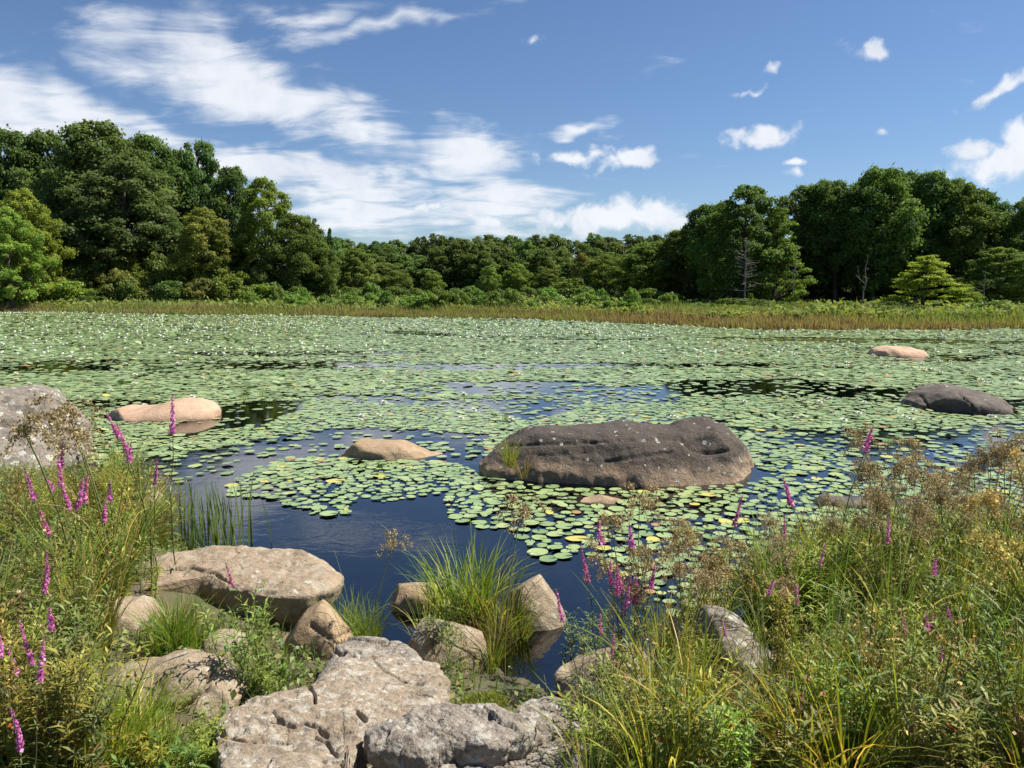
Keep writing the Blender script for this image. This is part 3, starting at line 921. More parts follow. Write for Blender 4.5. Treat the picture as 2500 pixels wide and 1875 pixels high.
def tree_mesh(seed, kind='round', H=15.0, Rad=4.4, bare=0.16, nclump=90, nleaf=17000, leaf=0.30, cr=0.27, flat=.72):
    rg = np.random.default_rng(seed)
    # trunk and limbs
    k = 9
    tz = np.linspace(0, 0.86, k) * H
    wob = np.cumsum(rg.normal(0, .10, (k, 2)), axis=0) * (H / 15)
    tp = np.column_stack([wob[:, 0], wob[:, 1], tz])
    tp[:, :2] -= tp[0, :2]
    wood = [tube(tp, np.linspace(.020 * H, .004 * H, k), 7) + (0.5,)]
    t = (np.arange(nclump) + rg.random(nclump)) / nclump
    t = t ** 0.85
    env = crown_env(kind, t) * Rad
    # uneven outline: whole sides of the crown stick out or fall back
    a = np.arange(nclump) * 2.39996 + rg.normal(0, .35, nclump)
    lump = 1 + 0.50 * fbm(np.column_stack([np.cos(a) * 1.4, np.sin(a) * 1.4, t * 3.2]), 1.0, 3, seed)
    rr = env * np.sqrt(rg.uniform(.22, 1, nclump)) * lump
    zz = H * (bare + (0.97 - bare) * t)
    axis_x = np.interp(zz, tp[:, 2], tp[:, 0])
    axis_y = np.interp(zz, tp[:, 2], tp[:, 1])
    C = np.column_stack([axis_x + rr * np.cos(a), axis_y + rr * np.sin(a), zz])
    crad = Rad * cr * rg.uniform(.45, 1.3, nclump) * (0.35 + 0.65 * np.clip(env / Rad, 0, 1))
    for q in rg.choice(nclump, min(34, nclump), replace=False):
        z0 = max(.12 * H, C[q, 2] - rr[q] * .75 - .04 * H)
        s0 = np.array([np.interp(z0, tp[:, 2], tp[:, 0]), np.interp(z0, tp[:, 2], tp[:, 1]), z0])
        md = (s0 + C[q]) / 2 + np.array([0, 0, .05 * rr[q]]) + rg.normal(0, .12, 3)
        wood.append(tube(np.array([s0, md, C[q]]), [.0065 * H, .004 * H, .0015 * H], 4) + (0.5,))
    # leaf sprays on and in the clumps, most of them on the upper and outer side
    share = crad ** 2
    which = rg.choice(nclump, nleaf, p=share / share.sum())
    d = rg.normal(size=(nleaf, 3))
    d /= np.linalg.norm(d, axis=1, keepdims=True)
    flip = (d[:, 2] < -0.25) & (rg.random(nleaf) < .6)
    d[flip, 2] *= -1
    shell = 0.45 + 0.62 * rg.random(nleaf) ** 0.6
    stray = rg.random(nleaf) < .20
    shell[stray] *= rg.uniform(1.0, 1.6, stray.sum())
    P = C[which] + d * (crad[which] * shell)[:, None] * np.array([1, 1, flat])
    P = P + 0.10 * crad[which][:, None] * rg.normal(size=(nleaf, 3))
    P[:, 2] = np.maximum(P[:, 2], .03 * H)
    nrm = d + np.array([0, 0, .6]) + rg.normal(0, .75, (nleaf, 3))
    nrm /= np.linalg.norm(nrm, axis=1, keepdims=True)
    ctint = rg.random(nclump)
    c = np.clip(.5 * ctint[which] + .5 * rg.random(nleaf) + .12 * (shell - .9), 0, 1)
    lv = diamonds(P, nrm, leaf * rg.uniform(.6, 1.3, nleaf), rg, c, 1.35)
    return wood, lv


def tree_proto(*a, mat=None, **kw):
    wood, lv = tree_mesh(*a, **kw)
    return [('trunk', mk('trunk', wood, m_bark, smooth=True)), ('crown', mk('crown', [lv], mat or m_leaf))]


TREES = {
    'oak': [tree_proto(s, 'round', 15, 5.2, .14, 150, 34000, .21, cr=.21) for s in (1, 2)],
    'tall': [tree_proto(s, 'tall', 15, 3.5, .20, 130, 28000, .19, cr=.25) for s in (3, 4)],
    'spire': [tree_proto(5, 'spire', 15, 3.4, .10, 110, 22000, .19, cr=.24)],
    'maple': [tree_proto(6, 'round', 15, 4.2, .10, 160, 34000, .17, cr=.19)],
    'layered': [tree_proto(8, 'layered', 15, 6.2, .08, 80, 18000, .22, cr=.22, flat=.30)],
    'far': [tree_proto(s, 'round', 15, 5.0, .03, 90, 13000, .32, cr=.26) for s in (9, 10)],
}
TREE_W = {'oak': 10.4, 'tall': 7.4, 'spire': 6.6, 'maple': 8.6, 'layered': 11.5, 'far': 10.2}


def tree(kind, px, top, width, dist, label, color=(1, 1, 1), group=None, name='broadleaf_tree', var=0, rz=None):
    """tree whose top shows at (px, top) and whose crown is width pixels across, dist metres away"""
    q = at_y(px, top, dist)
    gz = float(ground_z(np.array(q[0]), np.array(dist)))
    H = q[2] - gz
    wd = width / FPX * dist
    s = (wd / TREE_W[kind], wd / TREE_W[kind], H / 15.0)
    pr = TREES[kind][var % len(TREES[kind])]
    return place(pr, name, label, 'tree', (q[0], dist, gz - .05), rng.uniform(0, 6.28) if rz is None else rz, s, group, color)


# left-hand wood
tree('oak', 20, 312, 240, 118, 'dark tree at the left edge behind the great oak', (.78, .84, .80))
tree('oak', -70, 330, 230, 120, 'tree just showing at the left edge behind the dark one', (.82, .9, .8), var=1)
tree('oak', 120, 318, 220, 120, 'dark crown filling the gap left of the great oak', (.8, .88, .8), var=1)
tree('oak', 240, 292, 330, 108, 'great spreading oak, the tallest crown of the left-hand wood', (.92, 1.0, .90), name='oak_tree')
tree('oak', 345, 322, 230, 112, 'dark oak crown on the right shoulder of the great oak', (.85, .95, .85), name='oak_tree', var=1)
tree('maple', 285, 372, 300, 99, 'grey-green full tree standing in front of the great oak', (.95, .98, 1.10))
tree('tall', 487, 342, 120, 116, 'narrow pointed tree rising above its neighbours in the left-hand wood', (.80, .92, .85))
tree('tall', 428, 362, 80, 118, 'thin treetop between the oak and the narrow pointed tree', (.80, .92, .85))
tree('tall', 548, 402, 130, 112, 'dark rounded tree right of the narrow pointed tree', (.75, .88, .75), var=1)
tree('maple', 645, 428, 175, 97, 'bright green leafy tree at the right end of the left-hand wood', (1.35, 1.42, .85))
tree('oak', 715, 520, 150, 95, 'mid-green low-branched tree sloping down toward the pond', (1.0, 1.1, .85), var=1)
tree('maple', 60, 455, 160, 88, 'tree turning orange-yellow at the left edge', (1.8, 1.5, .8))
tree('maple', 15, 500, 170, 83, 'light yellow-green tree below the orange one', (1.6, 1.6, 1.0))
tree('maple', 498, 502, 170, 93, 'brownish autumn-tinted tree in front of the left-hand wood', (1.45, 1.08, .80))
tree('tall', 748, 528, 80, 100, 'slim dark tree at the fading end of the left-hand wood', (.75, .85, .7))
tree('spire', 805, 552, 46, 104, 'small pointed tree against the sky, left of the distant treeline', (.60, .80, .75))
tree('oak', 775, 588, 120, 97, 'dull green rounded tree below the small pointed tree', (1.1, 1.1, .9))
tree('maple', 862, 602, 120, 105, 'olive round-topped tree before the distant treeline', (1.25, 1.2, .95))
tree('oak', 940, 640, 120, 112, 'low bushy tree where the left-hand wood meets the distant treeline', (1.15, 1.15, .9), var=1)
tree('oak', 130, 520, 200, 98, 'dark understorey tree beneath the great oak', (.75, .85, .75), var=1)
tree('oak', 400, 520, 190, 100, 'dark low tree between the grey-green and the brownish tree', (.7, .82, .7))
tree('oak', 585, 570, 170, 98, 'shaded low tree between the brownish and the bright green tree', (.72, .84, .66), var=1)
# distant treeline
ONES = 'first second third fourth fifth sixth seventh eighth ninth tenth eleventh twelfth thirteenth fourteenth fifteenth sixteenth seventeenth eighteenth nineteenth'.split()
ORD = ONES + ['twentieth'] + ['twenty-' + q for q in ONES[:9]] + ['thirtieth'] + ['thirty-' + q for q in ONES[:9]]
k = 0
for row, (dist, y0, lift) in enumerate([(236, 577, 0), (192, 604, 0)]):
    x, n_in = 740 + row * 18, 0
    while x < 1760:
        top = y0 + rng.normal(0, 7) + (12 * math.sin(x / 70.0) + rng.normal(0, 9)) * (row > 0)
        if row == 0 and x > 1500:
            top -= (x - 1500) * .11
        wd = rng.uniform(80, 130)
        v = rng.uniform(.72, 1.12)
        n_in = n_in + 1
        lab = ORD[n_in - 1] + ' from the left' + [' among the rearmost crowns of the distant treeline', ' in the middle row of the distant treeline', ' of the front trees of the distant treeline'][row]
        tree('far', x, top, wd, dist + rng.uniform(-6, 6), lab, (v * rng.uniform(.85, 1.0), v, v * rng.uniform(.85, 1.0)), 'trees of the distant treeline, row %d' % (row + 1), var=k)
        k += 1
        x += wd * rng.uniform(.36, .52)
tree('far', 1425, 615, 60, 170, 'reddish-tinted crown in the distant treeline', (1.35, 1.0, .8))
tree('far', 1190, 648, 60, 150, 'pale slender young tree before the middle of the distant treeline', (1.5, 1.5, 1.0))
tree('far', 1262, 640, 70, 152, 'light-topped tree just right of the pale slender one', (1.35, 1.4, .9), var=1)
tree('far', 1060, 660, 60, 150, 'small lit tree left of the middle of the distant treeline', (1.3, 1.35, .9))
tree('oak', 1340, 655, 80, 120, 'small rounded tree left of the right-hand wood', (1.2, 1.25, .9))
# right-hand wood
tree('maple', 1480, 618, 130, 98, 'olive bushy tree at the left end of the right-hand wood', (1.2, 1.2, .8))
tree('oak', 1590, 588, 190, 84, 'full green tree sloping up to the right-hand wood', (1.0, 1.1, .75), var=1)
tree('tall', 1665, 560, 130, 82, 'brown-green tree left of the dark cedar-like tree', (1.05, 1.0, .7))
tree('tall', 1718, 500, 120, 80, 'dark tree behind the left side of the right-hand wood', (.8, .95, .75), var=1)
tree('maple', 1815, 446, 230, 70, 'broad dark feathery tree with bare twigs below it', (.85, 1.0, .70))
tree('layered', 1895, 500, 170, 69, 'tree with flat lit sprays beside the broad feathery tree', (1.05, 1.2, .65))
tree('tall', 1960, 450, 130, 78, 'tall tree in the dip right of the broad feathery tree', (.9, 1.05, .85))
tree('tall', 2052, 434, 160, 76, 'tall dense tree left of the highest right-hand crown', (.85, 1.0, .8), var=1)
tree('oak', 2150, 404, 230, 75, 'highest crown of the right-hand wood', (.9, 1.05, .8), name='oak_tree')
tree('tall', 2270, 418, 150, 76, 'rounded crown just right of the highest one', (.78, .95, .75))
tree('tall', 2368, 440, 160, 74, 'tall tree with a pointed top near the right edge', (.85, 1.02, .75), var=1)
tree('oak', 2445, 490, 150, 76, 'darker lower crown near the right edge', (.7, .85, .75))
tree('oak', 2530, 478, 170, 72, 'tree cut by the right edge of the picture', (.85, .98, .8), var=1)
tree('tall', 2005, 452, 130, 80, 'slim crown between the dip and the tall dense tree', (.9, 1.05, .8))
tree('tall', 2110, 425, 130, 79, 'crown pressed against the left of the highest one', (.9, 1.05, .85), var=1)
tree('tall', 2215, 414, 140, 80, 'crown pressed against the right of the highest one', (.85, 1.0, .8))
tree('tall', 2322, 436, 130, 79, 'crown filling the gap before the pointed tree', (.85, 1.0, .8))
tree('tall', 2410, 462, 120, 79, 'crown just right of the pointed tree', (.85, 1.0, .8), var=1)
tree('oak', 1765, 490, 150, 77, 'dark crown at the left shoulder of the broad feathery tree', (.9, 1.02, .75))
tree('layered', 2268, 618, 210, 61, 'young yellow-green tree with layered branches in front of the dark wood', (2.1, 1.75, .8), name='young_tree')
tree('layered', 2355, 690, 130, 60, 'small layered yellow-green tree at the right foot of the young one', (1.7, 1.7, .85), name='young_tree')
tree('maple', 2440, 600, 190, 64, 'mid-green tree right of the layered yellow-green tree', (1.15, 1.3, .85))
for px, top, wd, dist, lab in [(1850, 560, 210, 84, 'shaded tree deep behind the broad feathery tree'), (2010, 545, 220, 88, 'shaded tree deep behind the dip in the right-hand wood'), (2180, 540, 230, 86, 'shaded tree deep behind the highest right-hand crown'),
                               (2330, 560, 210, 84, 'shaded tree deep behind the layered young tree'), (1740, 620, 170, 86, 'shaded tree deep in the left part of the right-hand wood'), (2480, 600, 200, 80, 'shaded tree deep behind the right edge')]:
    tree('oak', px, top, wd, dist, lab, (.55, .66, .5), name='understorey_tree')  # dark tint puts the shade of the deep wood into the foliage colour


def bare_tree(px, y_top, y_bot, dist, label, lean=0.0, twigs=26, r=.06, mat=None, name='dead_tree'):
    a, b = at_y(px, y_bot, dist), at_y(px + lean, y_top, dist)
    k_ = 10
    tt = np.linspace(0, 1, k_)[:, None]
    tp = (b - a) * tt + rng.normal(0, .05, (k_, 3)) * (1 - tt) * tt * 4
    trunk = mk('trunk', [tube(tp, np.linspace(r, r * .3, k_), 6) + (.5,)], mat or m_pale_bark, smooth=True)
    parts = [('trunk', trunk)]
    if twigs:
        br = []
        for _ in range(twigs):
            u = rng.uniform(.12, .98)
            s0 = np.array([np.interp(u, tt[:, 0], tp[:, q]) for q in range(3)])
            an, ln = rng.uniform(0, 6.28), rng.uniform(.5, 2.2) * (1.15 - u)
            d = np.array([math.cos(an), math.sin(an), rng.uniform(.0, .6)])
            e = s0 + d * ln
            m1 = (s0 + e) / 2 + rng.normal(0, .08, 3)
            br.append(tube(np.array([s0, m1, e]), [r * .35, r * .25, r * .1], 4) + (.5,))
            for _q in range(3):
                w_ = rng.uniform(.4, 1)
                f0 = s0 + (e - s0) * w_
                br.append(tube(np.array([f0, f0 + rng.normal(0, .28, 3) * ln]), [r * .16, r * .06], 3) + (.5,))
        for g_ in range(twigs):
            parts.append(('branch', mk('branch', br[g_ * 4:g_ * 4 + 4], mat or m_pale_bark)))
    return place(parts, name, label, 'tree', a)


bare_tree(1818, 580, 728, 65.5, 'dead pale tree with bare twigs in front of the broad feathery tree', 4, 44, .07)
bare_tree(1936, 590, 720, 64.5, 'thin pale trunk left of the dark hollow in the right-hand wood', 8, 6, .05)
bare_tree(2106, 620, 735, 63.0, 'slim white trunk standing in the dark hollow of the wood', 12, 4, .06)
bare_tree(2402, 660, 750, 61.0, 'thin grey stem beside the mid-green tree at the right', 3, 8, .045)

# shrubs
SHRUBS = [[('stems', mk('stems', [tube(np.array([[0, 0, 0], [rng.normal(0, .15), rng.normal(0, .15), .5], [rng.normal(0, .4), rng.normal(0, .4), 1.1]]), [.03, .022, .01], 4) + (.5,) for _ in range(7)], m_bark)),
           ('foliage', mk('foliage', [tree_mesh(s, 'round', 2.2, 1.5, .0, 42, 5200, .12, cr=.30)[1]], m_shrub))] for s in (21, 22, 23)]


def shrub(px, top, wpx, dist, label, color, group=None, var=0):
    q = at_y(px, top, dist)
    gz = float(ground_z(np.array(q[0]), np.array(dist)))
    H, wd = q[2] - gz, wpx / FPX * dist
    return place(SHRUBS[var % 3], 'shrub', label, 'shrub', (q[0], dist, gz - .05), rng.uniform(0, 6.28), (wd / 3.2, wd / 3.2, H / 2.2), group, color)


x, k = -20, 0
while x < 640:                                          # thicket at the foot of the left-hand wood
    for row, (dist, y0) in enumerate([(96, 632), (91.5, 660), (88.5, 690)]):
        v = rng.uniform(.95, 1.45)
        hue = [(1.2, 1.0, .8), (1.05, 1.05, .9), (1.35, 1.3, .75), (.85, .95, .8)][rng.integers(4)]
        shrub(x + rng.uniform(-18, 18), y0 + rng.normal(0, 9) - (18 if x < 100 else 0), rng.uniform(75, 115), dist + rng.uniform(-1, 1), 'shrub ' + ORD[k // 3] + ' from the left in the ' + ['back', 'middle', 'front'][row] + ' row below the left-hand wood', tuple(v * h for h in hue), 'thicket shrubs, row %d' % (row + 1), k)
        k += 1
    x += 50
ms = 0
for x, top, wd, dist in [(660, 690, 90, 90), (720, 700, 100, 92), (790, 690, 80, 96), (850, 700, 90, 98), (905, 690, 70, 100), (960, 700, 70, 104), (1010, 702, 60, 104), (1070, 700, 60, 106), (1110, 704, 50, 108), (1150, 698, 60, 110),
                         (1215, 705, 50, 110), (1285, 702, 60, 108), (1340, 700, 80, 100), (1400, 680, 110, 96), (1430, 700, 80, 90), (1475, 705, 70, 84), (1530, 712, 80, 80), (1590, 705, 90, 76), (1640, 715, 80, 72)]:
    v = rng.uniform(1.1, 1.6)
    ms += 1
    shrub(x, top, wd, dist, ORD[ms - 1] + ' bright marsh shrub from the left before the distant treeline', (v * .95, v * 1.05, v * .8), 'bright marsh shrubs', k)
    k += 1
rs = 0
for x, top, wd, dist in [(1700, 735, 90, 66), (1790, 728, 150, 64), (1850, 730, 110, 63), (1905, 735, 90, 63), (1960, 742, 90, 62), (2040, 748, 80, 60), (2100, 752, 80, 59), (2170, 735, 110, 60), (2215, 742, 100, 59), (2290, 745, 110, 59), (2370, 745, 110, 59), (2430, 750, 90, 59), (2490, 745, 110, 59), (2545, 745, 110, 60)]:
    v = rng.uniform(.65, 1.0)
    rs += 1
    shrub(x, top, wd, dist, ORD[rs - 1] + ' dull shrub from the left along the right-hand wood', (v, v * 1.05, v * .9), 'shrubs at the foot of the right-hand wood', k)
    k += 1

fs_ = 0
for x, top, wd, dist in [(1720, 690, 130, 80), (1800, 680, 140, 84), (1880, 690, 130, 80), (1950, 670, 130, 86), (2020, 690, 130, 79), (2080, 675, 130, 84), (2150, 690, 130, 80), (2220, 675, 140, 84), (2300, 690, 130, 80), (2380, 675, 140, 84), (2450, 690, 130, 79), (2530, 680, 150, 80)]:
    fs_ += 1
    shrub(x, top, wd, dist, ORD[fs_ - 1] + ' shaded thicket bush from the left inside the right-hand wood', (.6, .68, .5), 'bushes inside the right-hand wood', k)  # shade under the trees painted in by a darker leaf tint
    k += 1

ys = 0
for q in range(58):
    u_ = -.34 + 1.02 * (q + rng.random()) / 58
    dist = float(np.interp(u_, FU, FY)) + rng.uniform(5, 15)
    a_, b_ = project(np.array([u_ * dist, dist, rng.uniform(1.0, 2.0) * (1.25 if u_ < .22 else .8)]))
    v = rng.uniform(1.25, 1.8)
    ys += 1
    shrub(a_, b_, rng.uniform(1.6, 3.2) * FPX / dist, dist, (ORD + ['fortieth'] + ['forty-' + o_ for o_ in ONES[:9]] + ['fiftieth'] + ['fifty-' + o_ for o_ in ONES[:9]])[ys - 1] + ' low leafy bush from the left in the green marsh belt', (v * .95, v * 1.08, v * .75), 'low bushes in the marsh belt', k)
    k += 1

# ---------------------------------------------------------------- marsh: sedges and green herbs beyond counting
m_sedge = leaf_mat('marsh sedge', [(0, (.26, .19, .11)), (.25, (.33, .255, .13)), (.45, (.32, .28, .115)), (.6, (.28, .31, .10)), (.8, (.27, .34, .095)), (1, (.16, .26, .075))], trans=.4, rough=.7, spec=.1, tint=False, vary=0)


def marsh_points(N, e0, e1, power=1.0):
    u = rng.uniform(-.78, .78, N)
    fy = np.interp(u, FU, FY)
    e = e0 + (e1 - e0) * rng.random(N) ** power
    y = fy + e
    ok = ground_z(u * y, y) > -.06
    return (u * y)[ok], y[ok], e[ok], u[ok]


x, y, e, u = marsh_points(70000, -2.0, 13, 1.4)
z = ground_z(x, y)
pat = 1.3 * fbm2(x / 3, y, .22, 3, 41) + .25 * rng.normal(size=len(x))
patch = fbm2(x / 2.5, y, .20, 2, 44)
h = (0.55 + .22 * patch + .3 * sstep(e, 0, 4)) * rng.uniform(.6, 1.3, len(x))
brown = sstep(u, -.15, .10) * (1 - sstep(u, .42, .50))
c = np.clip(.52 + .38 * pat - .15 * brown + .40 * sstep(e, 2.5, 7) + .22 * (rng.random(len(x)) < .3), 0, 1)
h *= np.where(e < 1.2, .75, 1) * (1 + .55 * fbm2(x, y, .55, 3, 47))
sedge = ob('marsh_sedge', mk('marsh_sedge', [blades(rng, np.column_stack([x, y, z - .05]), rng.uniform(0, 6.28, len(x)), h, rng.uniform(.04, .085, len(x)), rng.uniform(.0, .3, len(x)), rng.uniform(.1, .9, len(x)), 2, c)], m_sedge))
tag(sedge, 'band of brown and yellow-green sedge along the far shore', 'sedge', kind='stuff')
x, y, e, u = marsh_points(52000, 4, 40, 1.6)
z = ground_z(x, y)
h = (.75 + .45 * fbm2(x, y, .25, 3, 50)) * rng.uniform(.5, 1.4, len(x))
P = np.column_stack([x, y, z + h * rng.uniform(.35, 1.0, len(x))])
nr_ = np.column_stack([rng.normal(0, .7, len(x)), rng.normal(0, .7, len(x)), np.full(len(x), .8)])
c = np.clip(.80 + .18 * fbm2(x, y, .3, 3, 52) + .1 * rng.normal(size=len(x)), .45, 1)
herb = ob('marsh_herbs', mk('marsh_herbs', [diamonds(P, nr_, rng.uniform(.10, .24, len(x)), rng, c, 2.2)], m_sedge))
tag(herb, 'belt of leafy bright green marsh plants behind the sedge', 'marsh plants', kind='stuff')

# ---------------------------------------------------------------- lily pads and water lilies
rng = np.random.default_rng(11)
m_pad, t = material('lily pad')
at = t.node('ShaderNodeAttribute', attribute_name='c')
cc = t.ramp(at.outputs['Fac'], [(0, (.165, .250, .100)), (.35, (.250, .340, .132)), (.7, (.325, .410, .170)), (.90, (.37, .43, .17)), (.95, (.56, .48, .10)), (1.0, (.42, .23, .08))])
gp = t.node('ShaderNodeNewGeometry')
cc = t.mix(t.math('MULTIPLY', t.smooth(t.noise(gp.outputs['Position'], 30.0, 3, .6), .45, .75), .35), cc, (.12, .19, .065))
p = t.node('ShaderNodeBsdfPrincipled')
t.link(cc, p.inputs['Base Color'])
p.inputs['Roughness'].default_value = .33
p.inputs['Specular IOR Level'].default_value = .55
o = t.node('ShaderNodeOutputMaterial')
t.link(p.outputs[0], o.inputs[0])
m_petal = plain_mat('white petal', (.80, .80, .74), .5, stops=[(.3, (.66, .67, .54)), (.7, (.78, .78, .68))])
m_yolk = plain_mat('yellow flower heart', (.75, .50, .06), .6)

# how thickly the pads lie, by photograph pixels on the water: (polygon, density)
ZONES = [
    ([(330, 1130), (420, 1095), (560, 1075), (640, 1050), (760, 1040), (860, 1045), (1000, 1052), (1190, 1060), (1190, 1110), (1130, 1125), (1060, 1118), (850, 1122), (700, 1128), (590, 1165), (420, 1185), (330, 1180)], .03),     # blue water round the tan rock
    ([(385, 1115), (470, 1080), (640, 1050), (830, 1035), (850, 1040), (700, 1058), (560, 1088), (430, 1112)], .85),
    ([(395, 1052), (520, 1004), (580, 984), (745, 978), (735, 1004), (660, 1032), (500, 1056), (410, 1070)], .01),                       # dark water by the pink rock
    ([(1560, 942), (1700, 928), (1950, 926), (2225, 950), (2215, 990), (2050, 976), (1800, 974), (1640, 966)], .13), ([(2030, 990), (2110, 994), (2130, 1008), (2040, 1006)], .1), ([(1620, 1085), (1700, 1050), (1850, 1075), (1850, 1100)], .3),         # dark open lane
    ([(1195, 990), (1260, 972), (1330, 972), (1400, 1005), (1310, 1028), (1230, 1014)], .02),
    ([(1345, 940), (1480, 950), (1650, 962), (1600, 972), (1420, 962)], .22),
    ([(1390, 1000), (1500, 1003), (1720, 1015), (1660, 1035), (1480, 1030)], .30),
    ([(850, 990), (980, 985), (1120, 1000), (1050, 1020), (900, 1010)], .45),
    ([(1000, 930), (1080, 935), (1120, 960), (1020, 955)], .5),
    ([(1700, 826), (1960, 824), (2250, 829), (2520, 834), (2520, 842), (2200, 838), (1900, 834)], .05),
    ([(1245, 827), (1420, 828), (1600, 826), (1600, 832), (1400, 833)], .10),
    ([(880, 806), (1000, 810), (1130, 818), (1100, 823), (960, 816)], .10),
    ([(440, 800), (560, 800), (540, 808), (440, 808)], .2),
    ([(1180, 890), (1300, 888), (1300, 903), (1200, 901)], .2),
    ([(2250, 868), (2420, 868), (2420, 882), (2260, 882)], .15),
    ([(2400, 860), (2520, 856), (2520, 868), (2400, 868)], .25),
    ([(1840, 1085), (1960, 1090), (2060, 1110), (2060, 1150), (1950, 1165), (1850, 1150)], .35),
    ([(300, 880), (470, 885), (560, 900), (420, 915), (280, 905)], .45),
    # near water: open, then the patches that lie on it
    ([(380, 1180), (590, 1165), (830, 1120), (1190, 1125), (1900, 1205), (1950, 1300), (2100, 1420), (2100, 1800), (500, 1800), (300, 1300)], .0),
    ([(560, 1200), (600, 1168), (700, 1128), (850, 1124), (1000, 1128), (1150, 1138), (1195, 1165), (1180, 1200), (1100, 1203), (1030, 1212), (960, 1222), (880, 1232), (850, 1240), (860, 1262), (780, 1268), (750, 1255), (700, 1238), (640, 1222), (590, 1215)], .95),
    ([(1085, 1205), (1200, 1160), (1420, 1185), (1850, 1195), (1930, 1240), (1960, 1330), (1900, 1460), (1700, 1480), (1580, 1440), (1500, 1390), (1440, 1350), (1330, 1372), (1310, 1340), (1250, 1295), (1140, 1280), (1092, 1250)], .92),
    ([(1180, 1270), (1260, 1300), (1330, 1370), (1380, 1380), (1420, 1320), (1330, 1280)], .55),
    ([(1580, 1440), (1960, 1330), (2000, 1480), (1800, 1530), (1620, 1500)], .75),
]


def pad_density(x, y):
    px, py = project(np.stack([x, y, x * 0], -1))
    d = np.full(x.shape, .96)
    gap = fbm2(x * .30, y, .42, 3, 61)
    far = sstep(y, 16, 45)
    d = d * (1 - (.95 - .35 * far) * sstep(gap, .15 + .10 * far, .36 + .12 * far))
    wob_a, wob_b = fbm2(x, y, 1.1, 3, 66) * np.minimum(1, 12 / y), fbm2(x, y, .9, 3, 67) * np.minimum(1, 12 / y)
    for poly, v in ZONES:
        d = np.where(in_poly(px + 26 * wob_a, py + 11 * wob_b, poly), v, d)
    for (rx, ry, a, b) in ROCK_XY:
        d = np.where(((x - rx) / (a * 1.22 + .05)) ** 2 + ((y - ry) / (b + .10)) ** 2 < 1, 0, d)
    d = np.where(ground_z(x, y) > -.07, 0, d)
    return d


# near pads: thrown one by one so that they crowd without piling up
NEAR = 17.0
M = 150000
yy = np.sqrt(rng.uniform(4.2 ** 2, NEAR ** 2, M))
xx = rng.uniform(-.80, .80, M) * yy
dens = pad_density(xx, yy)
keep = rng.random(M) < dens
xx, yy = xx[keep], yy[keep]
rads = np.clip(rng.normal(.067, .023, len(xx)), .028, .118)
cell = {}
sel = []
for i in range(len(xx)):
    cx, cy = int(xx[i] // .3), int(yy[i] // .3)
    ok = True
    for a in (-1, 0, 1):
        for b in (-1, 0, 1):
            for j in cell.get((cx + a, cy + b), ()):
                if (xx[i] - xx[j]) ** 2 + (yy[i] - yy[j]) ** 2 < ((.90 if yy[i] < 9.6 else .68) * (rads[i] + rads[j])) ** 2:
                    ok = False
                    break
            if not ok:
                break
        if not ok:
            break
    if ok:
        cell.setdefault((cx, cy), []).append(i)
        sel.append(i)
nx_, ny_, nr_ = xx[sel], yy[sel], rads[sel]


def pad_ring(k, rg, notch=.30):
    """outline of one pad, radius 1, cut in to the stalk"""
    th = np.linspace(notch / 2, 2 * math.pi - notch / 2, k - 1)
    r = 1 + .05 * np.sin(th * 2 + rg.uniform(0, 6)) + .025 * np.sin(th * 5 + rg.uniform(0, 6))
    return np.concatenate([[[.06, 0]], np.column_stack([r * np.cos(th), r * np.sin(th)])])


def pad_color(N):
    c = np.clip(rng.normal(.45, .20, N), 0, .88)
    q = rng.random(N)
    c = np.where(q < .035, rng.uniform(.90, .97, N), c)
    return np.where(q < .010, 1.0, c)


px, py = project(np.stack([nx_, ny_, nx_ * 0], -1))
vis = (px > -20) & (px < 2520)
size_px = np.where(vis, nr_ / ny_, 0)
order = np.argsort(-size_px)
single = order[:300]
rest = order[300:]

